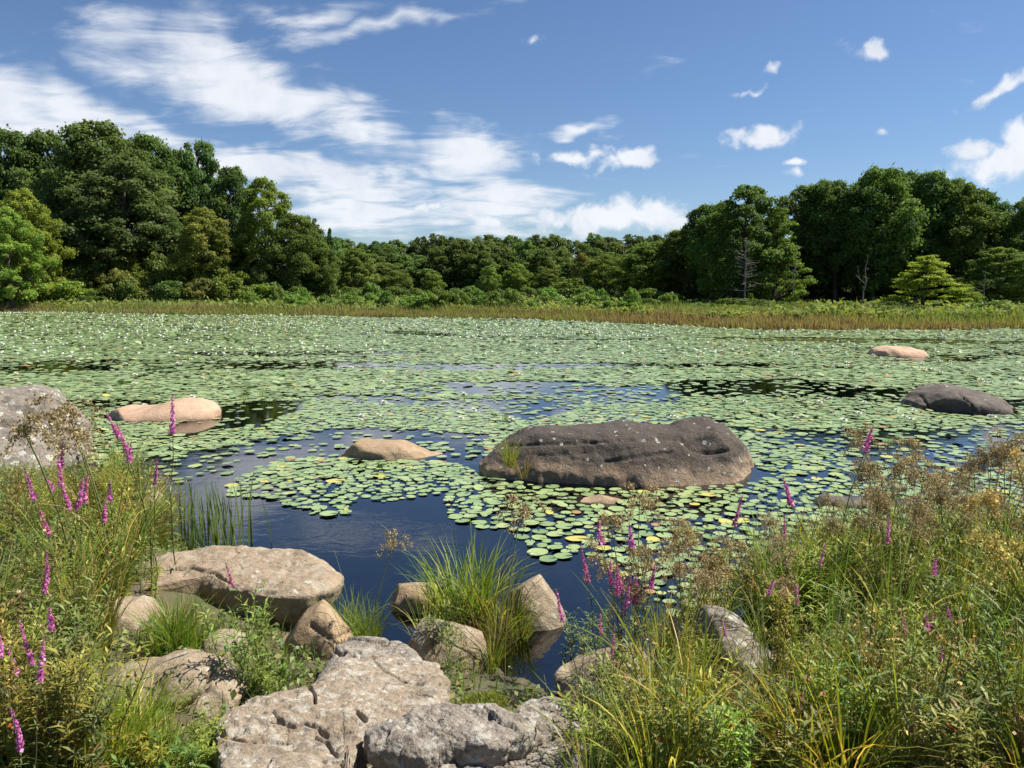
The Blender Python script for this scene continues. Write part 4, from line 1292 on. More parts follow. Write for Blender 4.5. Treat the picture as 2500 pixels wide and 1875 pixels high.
PADS = []
for v in range(14):
    rg = np.random.default_rng(100 + v)
    ring = pad_ring(22, rg)
    edge = .06 * np.clip(np.sin(np.arctan2(ring[:, 1], ring[:, 0]) * rg.integers(1, 4) + rg.uniform(0, 6)), 0, 1) * (np.hypot(ring[:, 0], ring[:, 1]) > .5)
    V = np.concatenate([np.column_stack([ring * .55, np.zeros(len(ring))]), np.column_stack([ring, edge + .02])])
    k = len(ring)
    F3 = [[0, i, i + 1] for i in range(1, k - 1)]
    F4 = [[i, k + i, k + i + 1, i + 1] for i in range(0, k - 1)]
    cv = [.1, .2, .3, .35, .4, .45, .5, .55, .6, .65, .75, .85, .94, .3][v]
    PADS.append((cv, mk('lily_pad', [(V, np.array(F3), cv), (V, np.array(F4), cv)], m_pad)))
for q, i in enumerate(single):
    v = int(rng.integers(0, 12)) if rng.random() > .05 else 12
    o = ob('lily_pad', PADS[v][1], loc=(nx_[i], ny_[i], .006 + .010 * rng.random()), scale=(nr_[i], nr_[i] * rng.uniform(.88, 1.0), nr_[i]))
    o.rotation_euler = (rng.normal(0, .025), rng.normal(0, .025), rng.uniform(0, 6.28))
    a, b = px[i], py[i]
    if v == 12:
        lab, grp = 'yellowed lily pad among the green ones near the shore', 'yellowed lily pads'
    elif a < 1090:
        lab, grp = 'round green lily pad in the patch before the low tan rock', 'lily pads before the low tan rock'
    elif b < 1290:
        lab, grp = 'round green lily pad floating before the large dark boulder', 'lily pads before the large dark boulder'
    elif a < 1500:
        lab, grp = 'round green lily pad in the loose patch behind the tall tuft', 'lily pads near the tall tuft'
    else:
        lab, grp = 'round green lily pad behind the right-hand grass stems', 'lily pads behind the right-hand stems'
    size = 'small ' if nr_[i] < .07 else ('broad ' if nr_[i] > .092 else '')
    side = ', left part' if (a < 1350 and b < 1290) or (a < 850) else ''
    lab = lab.replace('round green', ('round ' + size + ('dark ' if v < 4 else ('pale ' if v > 8 else '')) + 'green') if v != 12 else 'yellowed') + side
    tag(o, lab, 'lily pad', grp)


def pad_sheet(x, y, r, k, tilt=.03, lift=.016):
    N = len(x)
    rg = rng
    rings = np.stack([pad_ring(k, rg) if k > 8 else np.column_stack([np.cos(np.arange(k) * 2 * math.pi / k), np.sin(np.arange(k) * 2 * math.pi / k)]) for _ in range(24)])
    P = rings[rng.integers(0, 24, N)]
    a = rng.uniform(0, 6.28, N)
    ca, sa = np.cos(a)[:, None], np.sin(a)[:, None]
    X = (P[:, :, 0] * ca - P[:, :, 1] * sa) * r[:, None]
    Y = (P[:, :, 0] * sa + P[:, :, 1] * ca) * r[:, None]
    tx, ty = rng.normal(0, tilt, N)[:, None], rng.normal(0, tilt, N)[:, None]
    up = rng.random(N) < .035
    tx = np.where(up[:, None], tx * 6, tx)
    ty = np.where(up[:, None], ty * 6, ty)
    Z = .005 + lift * rng.random(N)[:, None] + np.abs(tx) * r[:, None] + np.abs(ty) * r[:, None] + X * tx + Y * ty
    V = np.stack([X + x[:, None], Y + y[:, None], Z], 2)
    return V.reshape(-1, 3), np.arange(N * k).reshape(N, k), pad_color(N)


sheets = [pad_sheet(nx_[rest], ny_[rest], nr_[rest], 14)]
for (y0, y1, per, r0, k) in [(NEAR, 30, 104, .076, 6), (30, 50, 80, .092, 5), (50, 82, 46, .135, 4)]:
    N = int(.80 * (y1 ** 2 - y0 ** 2) * per)
    y = np.sqrt(rng.uniform(y0 ** 2, y1 ** 2, N))
    x = rng.uniform(-.80, .80, N) * y
    ok = (rng.random(N) < pad_density(x, y)) & (y < far_edge(x, y) - .2)
    x, y = x[ok], y[ok]
    sheets.append(pad_sheet(x, y, np.clip(rng.normal(r0, .03, len(x)), .05, .3), k, tilt=.03))
pads = ob('lily_pads', mk('lily_pads', sheets, m_pad))
tag(pads, 'carpet of green lily pads covering the pond farther out', 'lily pads', kind='stuff')

# white flowers
def flower_mesh(seed, full=True):
    rg = np.random.default_rng(seed)
    P, D, Nn, L = [], [], [], []
    for ring, (n_p, lift, ln) in enumerate([(8, .45, .060), (8, .85, .055), (6, 1.25, .046)] if full else [(5, .55, .058), (5, 1.1, .055)]):
        a = np.arange(n_p) * 2 * math.pi / n_p + ring * .4 + rg.normal(0, .08, n_p)
        d = np.column_stack([np.cos(a) * math.cos(lift), np.sin(a) * math.cos(lift), np.full(n_p, math.sin(lift))])
        P.append(d * .008)
        D.append(d)
        Nn.append(np.column_stack([-np.cos(a) * math.sin(lift), -np.sin(a) * math.sin(lift), np.full(n_p, math.cos(lift))]))
        L.append(np.full(n_p, ln))
    return leaves(np.concatenate(P), np.concatenate(D), np.concatenate(Nn), np.concatenate(L), .034, .5, fold=.12)


FLOW = []
for s in range(3):
    yolk = tube(np.array([[0, 0, .004], [0, 0, .018], [0, 0, .024]]), [.010, .011, .003], 6) + (.5,)
    FLOW.append([('petals', mk('petals', [flower_mesh(s)], m_petal)), ('flower_heart', mk('flower_heart', [yolk], m_yolk))])
N = 7000
down = .031 + .145 * rng.random(N) ** 2.6                    # slope of the sight line: few near, many far
y = EYE / down
x = rng.uniform(-.72, .72, N) * y
px, py = project(np.stack([x, y, x * 0], -1))
dn = .35 + .65 * sstep(fbm2(x, y, .10, 3, 77), -.3, .3)
dn *= np.where((px < 1900) & (px > 500) & (py > 900), .3, 1) * (.45 + .55 * sstep(-py, -850, -795))
ok = (rng.random(N) < np.clip(dn, 0, 1)) & (pad_density(x, y) > .12) & (y < far_edge(x, y) - .5)
x, y = x[ok], y[ok]
o_ = np.argsort(y)
for q, i in enumerate(o_[:280]):
    sc = rng.uniform(1.0, 1.35)
    lab, grp = ('white water lily blossom floating on the nearer lily pads', 'nearer water lily blossoms') if y[i] < 20 else ('white water lily blossom on the lily pads in mid pond', 'water lily blossoms in mid pond')
    place(FLOW[q % 3] if y[i] < 20 else FLOW[q % 3][:1], 'water_lily', lab, 'flower', (x[i], y[i], .045), rng.uniform(0, 6.28), sc, grp, tilt=(rng.normal(0, .12), rng.normal(0, .12)))
th = np.arange(7) * 2 * math.pi / 7                       # far blossoms: small open cups
fv = np.concatenate([np.column_stack([.022 * np.cos(th), .022 * np.sin(th), th * 0]), np.column_stack([.052 * np.cos(th), .052 * np.sin(th), .034 + .010 * (np.arange(7) % 2)]), [[0, 0, .028]]])
ff = np.array([[a_, (a_ + 1) % 7, 7 + (a_ + 1) % 7] for a_ in range(7)] + [[a_, 7 + (a_ + 1) % 7, 7 + a_] for a_ in range(7)] + [[7 + a_, 7 + (a_ + 1) % 7, 14] for a_ in range(7)])
i = o_[280:]
sc = rng.uniform(1.0, 1.6, len(i))
a = rng.uniform(0, 6.28, len(i))
V = np.stack([(fv[None, :, 0] * np.cos(a)[:, None] - fv[None, :, 1] * np.sin(a)[:, None]) * sc[:, None] + x[i][:, None],
              (fv[None, :, 0] * np.sin(a)[:, None] + fv[None, :, 1] * np.cos(a)[:, None]) * sc[:, None] + y[i][:, None],
              fv[None, :, 2] * sc[:, None] * 1.25 + .05], 2)
F = (ff[None] + (np.arange(len(i)) * len(fv))[:, None, None]).reshape(-1, 3)
blos = ob('water_lily_blossoms', mk('water_lily_blossoms', [(V.reshape(-1, 3), F, .5)], m_petal))
tag(blos, 'countless white water lily blossoms toward the far shore', 'flowers', kind='stuff')

# ---------------------------------------------------------------- shore plants
rng = np.random.default_rng(23)
m_grass = leaf_mat('green grass', [(0, (.100, .150, .034)), (.45, (.180, .250, .052)), (.75, (.270, .335, .080)), (.88, (.40, .38, .13)), (1, (.52, .43, .24))], trans=.45, rough=.45, spec=.35, tcol=(1.2, 1.15, .45))
m_reed = leaf_mat('reed blade', [(0, (.085, .150, .034)), (.6, (.160, .260, .056)), (1, (.29, .36, .10))], trans=.42, rough=.4, spec=.4)
m_weed = leaf_mat('weed leaf', [(0, (.125, .180, .050)), (.5, (.225, .295, .084)), (.85, (.340, .395, .132)), (.94, (.36, .27, .10)), (1, (.36, .11, .04))], trans=.42, rough=.5, spec=.3)
m_stem = leaf_mat('plant stem', [(0, (.075, .055, .030)), (.5, (.120, .120, .045)), (1, (.15, .19, .06))], trans=.05, rough=.6)
m_seed = leaf_mat('brown seed head', [(0, (.22, .155, .075)), (.5, (.42, .32, .165)), (1, (.62, .52, .32))], vary=.12, hue=.0, tcol=(1.0, .95, .8), trans=.25, rough=.8, spec=.1)
m_flower = leaf_mat('magenta flower', [(0, (.50, .085, .300)), (.5, (.76, .21, .52)), (1, (.88, .45, .72))], trans=.35, rough=.6, spec=.1, tcol=(1.1, .9, 1.1), vary=.1)
m_dry = leaf_mat('dry straw', tcol=(1.0, .95, .8), stops=[(0, (.16, .11, .055)), (.5, (.30, .225, .115)), (1, (.44, .36, .20))], trans=.25, rough=.8, spec=.1)
m_moss = leaf_mat('moss', [(0, (.16, .21, .04)), (1, (.34, .38, .08))], trans=.3, rough=.9, spec=.05)


def grass_tuft(seed, n_=90, L=.45, W=.006, spread=.07, lean=.28, curve=1.1, dry=.12, segs=6, mat=None):
    rg = np.random.default_rng(seed)
    rr = spread * np.sqrt(rg.random(n_))
    a0 = rg.uniform(0, 6.28, n_)
    base = np.column_stack([rr * np.cos(a0), rr * np.sin(a0), np.full(n_, -.02)])
    ang = a0 + rg.normal(0, .7, n_)
    c = np.where(rg.random(n_) < dry, rg.uniform(.86, 1, n_), rg.uniform(0, .8, n_))
    LL = L * rg.uniform(.45, 1.1, n_)
    return blades(rg, base, ang, LL, W * rg.uniform(.6, 1.3, n_), np.abs(rg.normal(lean * .6, lean * .5, n_)), curve * rg.uniform(.25, 1.25, n_) ** 1.2, segs, c)


def leafy_stem(rg, H, n_leaf, L, W, lean, x0=(0, 0), pairs=False, up=.5, base_frac=.08, top_frac=1.0):
    """one stem with leaves; returns stem tube and leaf arrays"""
    k = 7
    t = np.linspace(0, 1, k)
    an = rg.uniform(0, 6.28)
    wob = np.cumsum(rg.normal(0, .010 * H, (k, 2)), axis=0)
    pts = np.column_stack([x0[0] + math.cos(an) * lean * H * t ** 1.6 + wob[:, 0], x0[1] + math.sin(an) * lean * H * t ** 1.6 + wob[:, 1], H * t - .02])
    st = tube(pts, np.linspace(.0035, .0012, k), 4) + (rg.uniform(0, 1),)
    u = np.sort(rg.uniform(base_frac, top_frac, n_leaf))
    B = np.column_stack([np.interp(u, t, pts[:, q]) for q in range(3)])
    if pairs:
        a = np.floor(np.arange(n_leaf) / 2) * 1.57 + (np.arange(n_leaf) % 2) * math.pi + rg.normal(0, .25, n_leaf)
        u2 = u.copy()
        u2[1::2] = u[:len(u[1::2]) * 2:2]
        B = np.column_stack([np.interp(u2, t, pts[:, q]) for q in range(3)])
    else:
        a = np.arange(n_leaf) * 2.4 + rg.normal(0, .4, n_leaf)
    el_ = rg.normal(up, .3, n_leaf)
    D = np.column_stack([np.cos(a) * np.cos(el_), np.sin(a) * np.cos(el_), np.sin(el_)])
    Nn = np.column_stack([-np.cos(a) * np.sin(el_), -np.sin(a) * np.sin(el_), np.cos(el_)]) + rg.normal(0, .25, (n_leaf, 3))
    sz = rg.uniform(.55, 1.15, n_leaf) * (1.05 - .5 * u)
    c = np.where(rg.random(n_leaf) < .05, rg.uniform(.92, 1, n_leaf), rg.uniform(0, .86, n_leaf))
    return st, leaves(B, D, Nn, L * sz, W * sz, c), pts, t


def spike(rg, pts, t, u0, u1, n_, r=.017, size=.0115, seedy=False):
    u = rg.uniform(u0, u1, n_)
    wh = np.floor(u / .016) * .016 + .008
    u = np.clip(wh + rg.normal(0, .0028, n_), u0, u1)
    u = np.where(rg.random(n_) < .25, rg.uniform(u0, u1, n_), u)
    B = np.column_stack([np.interp(u, t, pts[:, q]) for q in range(3)])
    a = rg.uniform(0, 6.28, n_)
    # flowers sit in whorls
    taper = 1.05 - .6 * (u - u0) / (u1 - u0)
    d = np.column_stack([np.cos(a), np.sin(a), rg.normal(.15, .35, n_)])
    P = B + d * (r * taper * rg.uniform(.35, 1.1, n_))[:, None]
    return diamonds(P, d + rg.normal(0, .5, (n_, 3)), size * taper * rg.uniform(.6, 1.2, n_), rg, rg.random(n_), 1.7)


def loosestrife(seed, H=.95, stems=3, bloom=.9, leaf_c=1.0):
    rg = np.random.default_rng(seed)
    S, Lv, Fl, Sd = [], [], [], []
    for s in range(stems):
        h = H * (1 if s == 0 else rg.uniform(.62, .95))
        st, lv, pts, t = leafy_stem(rg, h, int(46 * h), .060, .012, rg.uniform(.05, .22), tuple(rg.normal(0, .03, 2)), pairs=True, up=.35, top_frac=.86)
        S.append(st)
        Lv.append(lv)
        top = rg.uniform(.13, .24)
        if rg.random() < bloom:
            Fl.append(spike(rg, pts, t, 1 - top, .985, int(150 * top / .2), rg.uniform(.010, .015), .0105))
            Sd.append(spike(rg, pts, t, .96, 1.0, 16, .005, .006))
        else:
            Sd.append(spike(rg, pts, t, 1 - top * 1.3, 1.0, 90, .006, .007))
    parts = [('stem', mk('stem', [q], m_stem)) for q in S] + [('leaves', mk('leaves', [q], m_weed)) for q in Lv]
    parts += [('flower_spike', mk('flower_spike', [q], m_flower)) for q in Fl]
    parts += [('seed_tip', mk('seed_tip', [q], m_seed)) for q in Sd]
    return parts


def weed(seed, H=.6, stems=4, L=.088, W=.016, dens=62, up=.55, spread=.05):
    rg = np.random.default_rng(seed)
    S, Lv = [], []
    for s in range(stems):
        h = H * rg.uniform(.6, 1.05)
        st, lv, pts, t = leafy_stem(rg, h, max(8, int(dens * h)), L, W, rg.uniform(.05, .35), tuple(rg.normal(0, spread, 2)), up=up)
        S.append(st)
        Lv.append(lv)
        for _ in range(3):                      # side shoots
            u = rg.uniform(.35, .8)
            b = np.array([np.interp(u, t, pts[:, q]) for q in range(3)])
            an, ln = rg.uniform(0, 6.28), h * rg.uniform(.18, .35)
            e = b + np.array([math.cos(an) * ln * .6, math.sin(an) * ln * .6, ln * .8])
            S.append(tube(np.array([b, (b + e) / 2 + np.array([0, 0, -.01]), e]), [.0018, .0014, .0008], 3) + (rg.random(),))
            m_ = 9
            w_ = np.linspace(.15, 1, m_)
            B = b + (e - b) * w_[:, None]
            a = np.arange(m_) * 2.4
            D = np.column_stack([np.cos(a), np.sin(a), np.full(m_, .6)])
            Lv.append(leaves(B, D, np.column_stack([-np.cos(a) * .5, -np.sin(a) * .5, np.ones(m_)]), L * .7 * rg.uniform(.6, 1.1, m_), W * .8, rg.uniform(0, .86, m_)))
    return [('stem', mk('stem', S, m_stem)), ('leaves', mk('leaves', Lv, m_weed))]


def wool_grass(seed, H=1.15, stalks=4, n_blade=26):
    rg = np.random.default_rng(seed)
    S, Sd = [], []
    for s in range(stalks):
        h = H * rg.uniform(.75, 1.05)
        k = 7
        t = np.linspace(0, 1, k)
        an, ln = rg.uniform(0, 6.28), rg.uniform(.05, .30)
        pts = np.column_stack([math.cos(an) * ln * h * t ** 1.8, math.sin(an) * ln * h * t ** 1.8, h * t * (1 - .06 * t) - .02]) + np.append(rg.normal(0, .03, 2), 0)
        S.append(tube(pts, np.linspace(.0042, .0026, k), 4) + (.75,))
        tip = pts[-1]
        head = []
        for r_ in range(rg.integers(9, 14)):         # drooping rays, each ending in clusters of small brown spikelets
            a, l2 = rg.uniform(0, 6.28), rg.uniform(.04, .14)
            rise, drop = rg.uniform(.4, 1.9), rg.uniform(.6, 2.4)
            d = np.array([math.cos(a), math.sin(a), 0])
            tt = np.linspace(0, 1, 4)[:, None]
            ry = tip + d * l2 * tt + np.array([0, 0, 1.0]) * (l2 * (rise * tt - drop * tt ** 2))
            S.append(tube(ry, [.0017, .0014, .0012, .0009], 3) + (.6,))
            n_ = rg.integers(70, 120)
            w_ = rg.uniform(.45, 1.12, n_)
            B = np.column_stack([np.interp(np.clip(w_, 0, 1), tt[:, 0], ry[:, q]) for q in range(3)]) + rg.normal(0, .012, (n_, 3))
            head.append(diamonds(B, rg.normal(size=(n_, 3)), .0058 * rg.uniform(.6, 1.3, n_), rg, rg.random(n_), 1.8))
        Sd.append(head)
        nb = 3                                        # leafy bracts under the head
        Sd_b = blades(rg, np.repeat(tip[None], nb, 0), rg.uniform(0, 6.28, nb), rg.uniform(.10, .26, nb), .004, .7, .9, 4, np.full(nb, .5))
        S.append(Sd_b)
    base = np.column_stack([rg.normal(0, .035, n_blade), rg.normal(0, .035, n_blade), np.full(n_blade, -.02)])
    Bl = blades(rg, base, rg.uniform(0, 6.28, n_blade), H * rg.uniform(.45, .85, n_blade), .0075, rg.uniform(.05, .4, n_blade), rg.uniform(.3, 1.7, n_blade), 7, np.where(rg.random(n_blade) < .15, rg.uniform(.86, 1, n_blade), rg.uniform(0, .8, n_blade)))
    return [('stem', mk('stem', S, m_stem)), ('leaves', mk('leaves', [Bl], m_grass))] + [('seed_head', mk('seed_head', q, m_seed)) for q in Sd]


def reeds(seed, n_=85, H=.66, W=.015, spread=.15):
    rg = np.random.default_rng(seed)
    base = np.column_stack([rg.normal(0, spread, n_), rg.normal(0, spread * .5, n_), np.full(n_, -.05)])
    return [('blades', mk('blades', [blades(rg, base, rg.uniform(0, 6.28, n_), H * rg.uniform(.55, 1.1, n_), W * rg.uniform(.6, 1.2, n_), np.abs(rg.normal(.05, .07, n_)), rg.uniform(0, .28, n_), 5, rg.random(n_))], m_reed))]


def dry_stalks(seed, n_=5, H=.7):
    rg = np.random.default_rng(seed)
    S, Sd = [], []
    for s in range(n_):
        h = H * rg.uniform(.6, 1.1)
        an, ln = rg.uniform(0, 6.28), rg.uniform(.1, .45)
        t = np.linspace(0, 1, 6)
        pts = np.column_stack([math.cos(an) * ln * h * t ** 1.5, math.sin(an) * ln * h * t ** 1.5, h * t]) + np.append(rg.normal(0, .05, 2), -.02)
        S.append(tube(pts, np.linspace(.0026, .0011, 6), 3) + (rg.uniform(0, .6),))
        for _ in range(8):
            u = rg.uniform(.35, 1)
            b = np.array([np.interp(u, t, pts[:, q]) for q in range(3)])
            e = b + rg.normal(0, .055, 3) + np.array([0, 0, .04])
            S.append(tube(np.array([b, e]), [.0012, .0006], 3) + (rg.uniform(0, .6),))
            nn_ = 4
            Sd.append(diamonds(b + (e - b) * rg.uniform(.4, 1.1, (nn_, 1)) + rg.normal(0, .006, (nn_, 3)), rg.normal(size=(nn_, 3)), .0075, rg, rg.random(nn_), 2.2))
    return [('stem', mk('stem', S, m_dry)), ('dry_leaves', mk('dry_leaves', Sd, m_seed))]


def wrap(nm, arr, mat):
    return [(nm, mk(nm, [arr], mat))]


P_TUFT = [wrap('blades', grass_tuft(s, 120, .46, .0062, .07, .30, 1.15), m_grass) for s in range(4)]
P_FINE = [wrap('blades', grass_tuft(10 + s, 170, .34, .0040, .06, .26, 1.3, .05), m_grass) for s in range(3)]
P_LONG = [wrap('blades', grass_tuft(20 + s, 70, .78, .0085, .06, .22, 1.25, .22, 7), m_grass) for s in range(4)]
P_DRY = [wrap('blades', grass_tuft(30 + s, 60, .50, .0048, .07, .45, 1.2, .0), m_dry) for s in range(2)]
P_WEED = [weed(40 + s) for s in range(5)]
P_LOW = [weed(50 + s, .26, 6, .060, .017, 90, .35, .07) for s in range(3)]
P_LOOSE = [loosestrife(60 + s, .95, 3 if s < 3 else 2, .95) for s in range(4)]
P_SEEDY = [loosestrife(70 + s, 1.0, 2, .25) for s in range(2)]
P_WOOL = [wool_grass(80 + s) for s in range(4)]
P_DSTK = [dry_stalks(90 + s) for s in range(3)]
P_REED = [reeds(95), reeds(96, 30, .5, .010, .10)]
P_RUSH = [reeds(97 + s, 24, .9, .0062, .06) for s in range(3)]
P_SPARSE = [wool_grass(110 + s, 1.15, 1, 5) for s in range(3)]
P_SPIKE = [loosestrife(120 + s, .95, 1 + s % 2, .97) for s in range(5)]
HT = {'tuft': (P_TUFT, .44), 'fine': (P_FINE, .32), 'long': (P_LONG, .70), 'dry': (P_DRY, .42), 'weed': (P_WEED, .60), 'low': (P_LOW, .26), 'loose': (P_LOOSE, .95), 'seedy': (P_SEEDY, 1.0), 'wool': (P_WOOL, 1.12), 'dstk': (P_DSTK, .70), 'reed': (P_REED, .62), 'rush': (P_RUSH, .92), 'sparse': (P_SPARSE, 1.12), 'spike': (P_SPIKE, .95)}
KIND = {'tuft': ('grass_tuft', 'arching green grass tuft', 'grass tuft'), 'fine': ('grass_tuft', 'fine bright green grass tuft', 'grass tuft'), 'long': ('sedge_plant', 'long-bladed green sedge', 'sedge'), 'dry': ('dry_grass_tuft', 'straw-coloured dry grass tuft', 'grass tuft'),
        'weed': ('weed_plant', 'narrow-leaved green weed', 'weed'), 'low': ('weed_plant', 'low bushy yellow-green weed', 'weed'), 'loose': ('loosestrife', 'purple loosestrife with magenta flower spikes', 'wildflower'), 'seedy': ('loosestrife', 'loosestrife stalks gone to seed', 'wildflower'),
        'wool': ('wool_grass', 'grass with drooping brown seed heads', 'bulrush'), 'dstk': ('dry_stalk', 'thin brown dried stalks', 'dry stalk'), 'reed': ('reed_clump', 'upright green reed clump', 'reeds'), 'rush': ('rush_clump', 'slender upright green rushes', 'rushes'), 'sparse': ('wool_grass', 'lone grass stalk with brown seed head', 'bulrush'), 'spike': ('loosestrife', 'purple loosestrife with a magenta spike', 'wildflower')}


SPOTS = [(40, 1250, 'below the lichen boulder'), (190, 1270, 'under the magenta cluster'), (330, 1290, 'left of the upright reeds'), (400, 1440, 'at the left end of the overhanging rock'), (50, 1480, 'beside the thick magenta spike'), (200, 1500, 'left of the rounded grey rock'), (60, 1720, 'at the left edge below the magenta spikes'), (290, 1900, 'around the bright tussock'), (440, 1820, 'before the lobed boulder'), (190, 1620, 'above the lobed boulder'), (30, 1930, 'in the bottom left corner'), (330, 1600, 'between the rounded and the lobed rock'),
         (1450, 1600, 'by the mossy tan rock'), (1550, 1760, 'in front of the mossy tan rock'), (1500, 1930, 'right of the dark broken slab'), (1790, 1720, 'at the foot of the leaning grey rock'), (1650, 1500, 'left of the leaning grey rock'), (1930, 1480, 'right of the leaning grey rock'), (1800, 1930, 'at the bottom edge below the leaning rock'), (2070, 1640, 'around the low grey rock'), (2080, 1400, 'beneath the dark flat stone'), (2280, 1350, 'beneath the golden seed heads'), (2300, 1560, 'around the tall magenta spike'), (2150, 1880, 'at the bottom edge below the pink spikes'), (2480, 1440, 'by the pinkish rock'), (2470, 1650, 'at the right edge, halfway down the bank'), (2450, 1900, 'in the bottom right corner'), (1640, 1620, 'between the mossy rock and the leaning rock'), (1930, 1780, 'before the low grey rock')]


def describe(lab, where, x, y, gz, s, col_):
    px, py = project(np.array([x, y, gz]))
    spot = min(SPOTS, key=lambda q: (q[0] - px) ** 2 + (q[1] - py) ** 2)[2]
    size = 'tall ' if s > 1.08 else ('short ' if s < .82 else '')
    tone = 'yellowish ' if col_[0] > 1.2 else ('dark ' if col_[0] < .92 else '')
    return size + tone + lab + ' ' + spot, lab + ' ' + spot


def plant(kind, x, y, where, H=None, color=None, group=None, var=None, label=None, z=None, tilt=.08):
    pr, h0 = HT[kind]
    nm, lab, cat = KIND[kind]
    s = (H or h0) / h0
    gz = max(gz1(x, y), -.25) if z is None else z
    v = int(rng.integers(len(pr))) if var is None else var
    col_ = color or (1, 1, 1)
    full = label or (lab + ' ' + where)
    if label is None:
        full, group = describe(lab, where, x, y, gz, s, col_)
    r_ = place(pr[v % len(pr)], nm, full, cat, (x, y, gz - .01), rng.uniform(0, 6.28), (s * rng.uniform(.9, 1.12), s * rng.uniform(.9, 1.12), s), group or ('%s %s' % (lab, where) if not label else None), col_, (rng.normal(0, tilt), rng.normal(0, tilt)))
    r_['kind'] = 'thing'
    return r_


TOP_L = np.array([(-200, 1060), (0, 1075), (60, 1130), (120, 1110), (230, 1070), (300, 1010), (345, 985), (385, 1090), (430, 1200), (470, 1270), (560, 1340), (640, 1480), (760, 1620)])
TOP_R = np.array([(1360, 1720), (1400, 1560), (1440, 1420), (1500, 1300), (1560, 1255), (1650, 1270), (1750, 1240), (1850, 1240), (1950, 1190), (2050, 1170), (2150, 1110), (2250, 1075), (2350, 1095), (2520, 1060), (2700, 1060)])
# rocks and water that stay in view: x0, y0, x1, y1 in the photograph
CLEAR = [(345, 1325, 850, 1450), (200, 1625, 590, 1760), (530, 1600, 1090, 1900), (880, 1700, 1380, 1900), (700, 1475, 860, 1600), (1240, 1410, 1375, 1540), (240, 1465, 395, 1560), (1715, 1505, 1885, 1660), (1240, 1330, 1420, 1640), (1420, 1400, 1620, 1560), (1100, 1690, 1440, 1860), (0, 930, 215, 1085), (560, 1100, 1400, 1320), (1060, 1320, 1240, 1500)]


def blocked(px, py0, py1, tol=.18):
    """does an upright from py0 (foot) to py1 (tip) cross a window that stays in view"""
    for (a, b, c_, d) in CLEAR:
        if a < px < c_:
            ov = min(py0, d) - max(py1, b)
            if ov > tol * (d - b):
                return True
    return False


def on_rock(x, y):
    for (rx, ry, a, b) in ROCK_XY:
        if ((x - rx) / (a + .02)) ** 2 + ((y - ry) / (b + .02)) ** 2 < .8:
            return True
    return False


def thicket(N, xr, yr, tops, mix, where, tint, wet=.12):
    kinds, pw = zip(*mix)
    pw = np.array(pw) / sum(pw)
    made = 0
    for _ in range(N * 6):
        if made >= N:
            break
        px, py = rng.uniform(*xr), rng.uniform(*yr)
        # walk the ray down to the bank
        q = at_z(px, py, .3)
        for _i in range(4):
            q = at_z(px, py, max(gz1(q[0], q[1]), -.05))
        gz = gz1(q[0], q[1])
        if gz < -wet or q[1] < 1.2 or on_rock(q[0], q[1]):
            continue
        kind = kinds[rng.choice(len(kinds), p=pw)]
        h0 = HT[kind][1] * rng.uniform(.75, 1.2)
        tip = project(np.array([q[0], q[1], max(gz, 0) + h0]))[1]
        lim = np.interp(px, tops[:, 0], tops[:, 1]) + abs(rng.normal(0, 45))
        if tip < lim:
            zt = at_y(px, lim, q[1])[2]
            h1 = zt - max(gz, 0)
            if h1 < .5 * h0:
                continue
            h0, tip = h1, lim
        if blocked(px, py, tip):
            continue
        c_ = tint[rng.integers(len(tint))]
        plant(kind, q[0], q[1], where, h0, tuple(k_ * rng.uniform(.85, 1.15) for k_ in c_))
        made += 1
    return made


LUSH = [(1, 1, 1), (1.25, 1.15, .9), (.9, 1.0, .85), (1.35, 1.25, .8)]
MIXED = [(1, 1, 1), (1.3, 1.15, .8), (1.0, .92, .78), (.82, .92, .8), (1.6, 1.4, .9), (1.35, 1.05, .75)]
n_l = thicket(190, (-120, 470), (1250, 1990), TOP_L, [('tuft', 1.6), ('weed', 7), ('long', 1.2), ('low', 3.5), ('fine', .8), ('dstk', 2.2), ('dry', .8)], 'in the left-hand thicket', MIXED)
n_l += thicket(70, (0, 420), (1130, 1330), TOP_L, [('weed', 5), ('dstk', 2.2), ('long', 1), ('tuft', 2), ('dry', .6)], 'in the far part of the left-hand thicket', MIXED)
n_r = thicket(290, (1380, 2640), (1420, 2050), TOP_R, [('tuft', 1.6), ('long', 2.6), ('weed', 8.5), ('low', 4), ('dry', 1.8), ('dstk', 3.2), ('wool', .25), ('rush', 3.2)], 'in the right-hand thicket', MIXED)
n_r += thicket(120, (1780, 2640), (1300, 1560), TOP_R, [('long', 3), ('weed', 4), ('tuft', 2), ('low', 1), ('dstk', 1)], 'on the far edge of the right-hand thicket', MIXED)


def stand(kind, px, py_tip, dist, label, color=(1, 1, 1), var=None, tilt=.03):
    """a single plant whose tip shows at (px, py_tip), dist metres out"""
    tip = at_y(px, py_tip, dist)
    gz = max(gz1(tip[0], dist), -.12)
    return plant(kind, tip[0], dist, '', max(.15, tip[2] - gz), color, None, var, label, tilt=tilt)


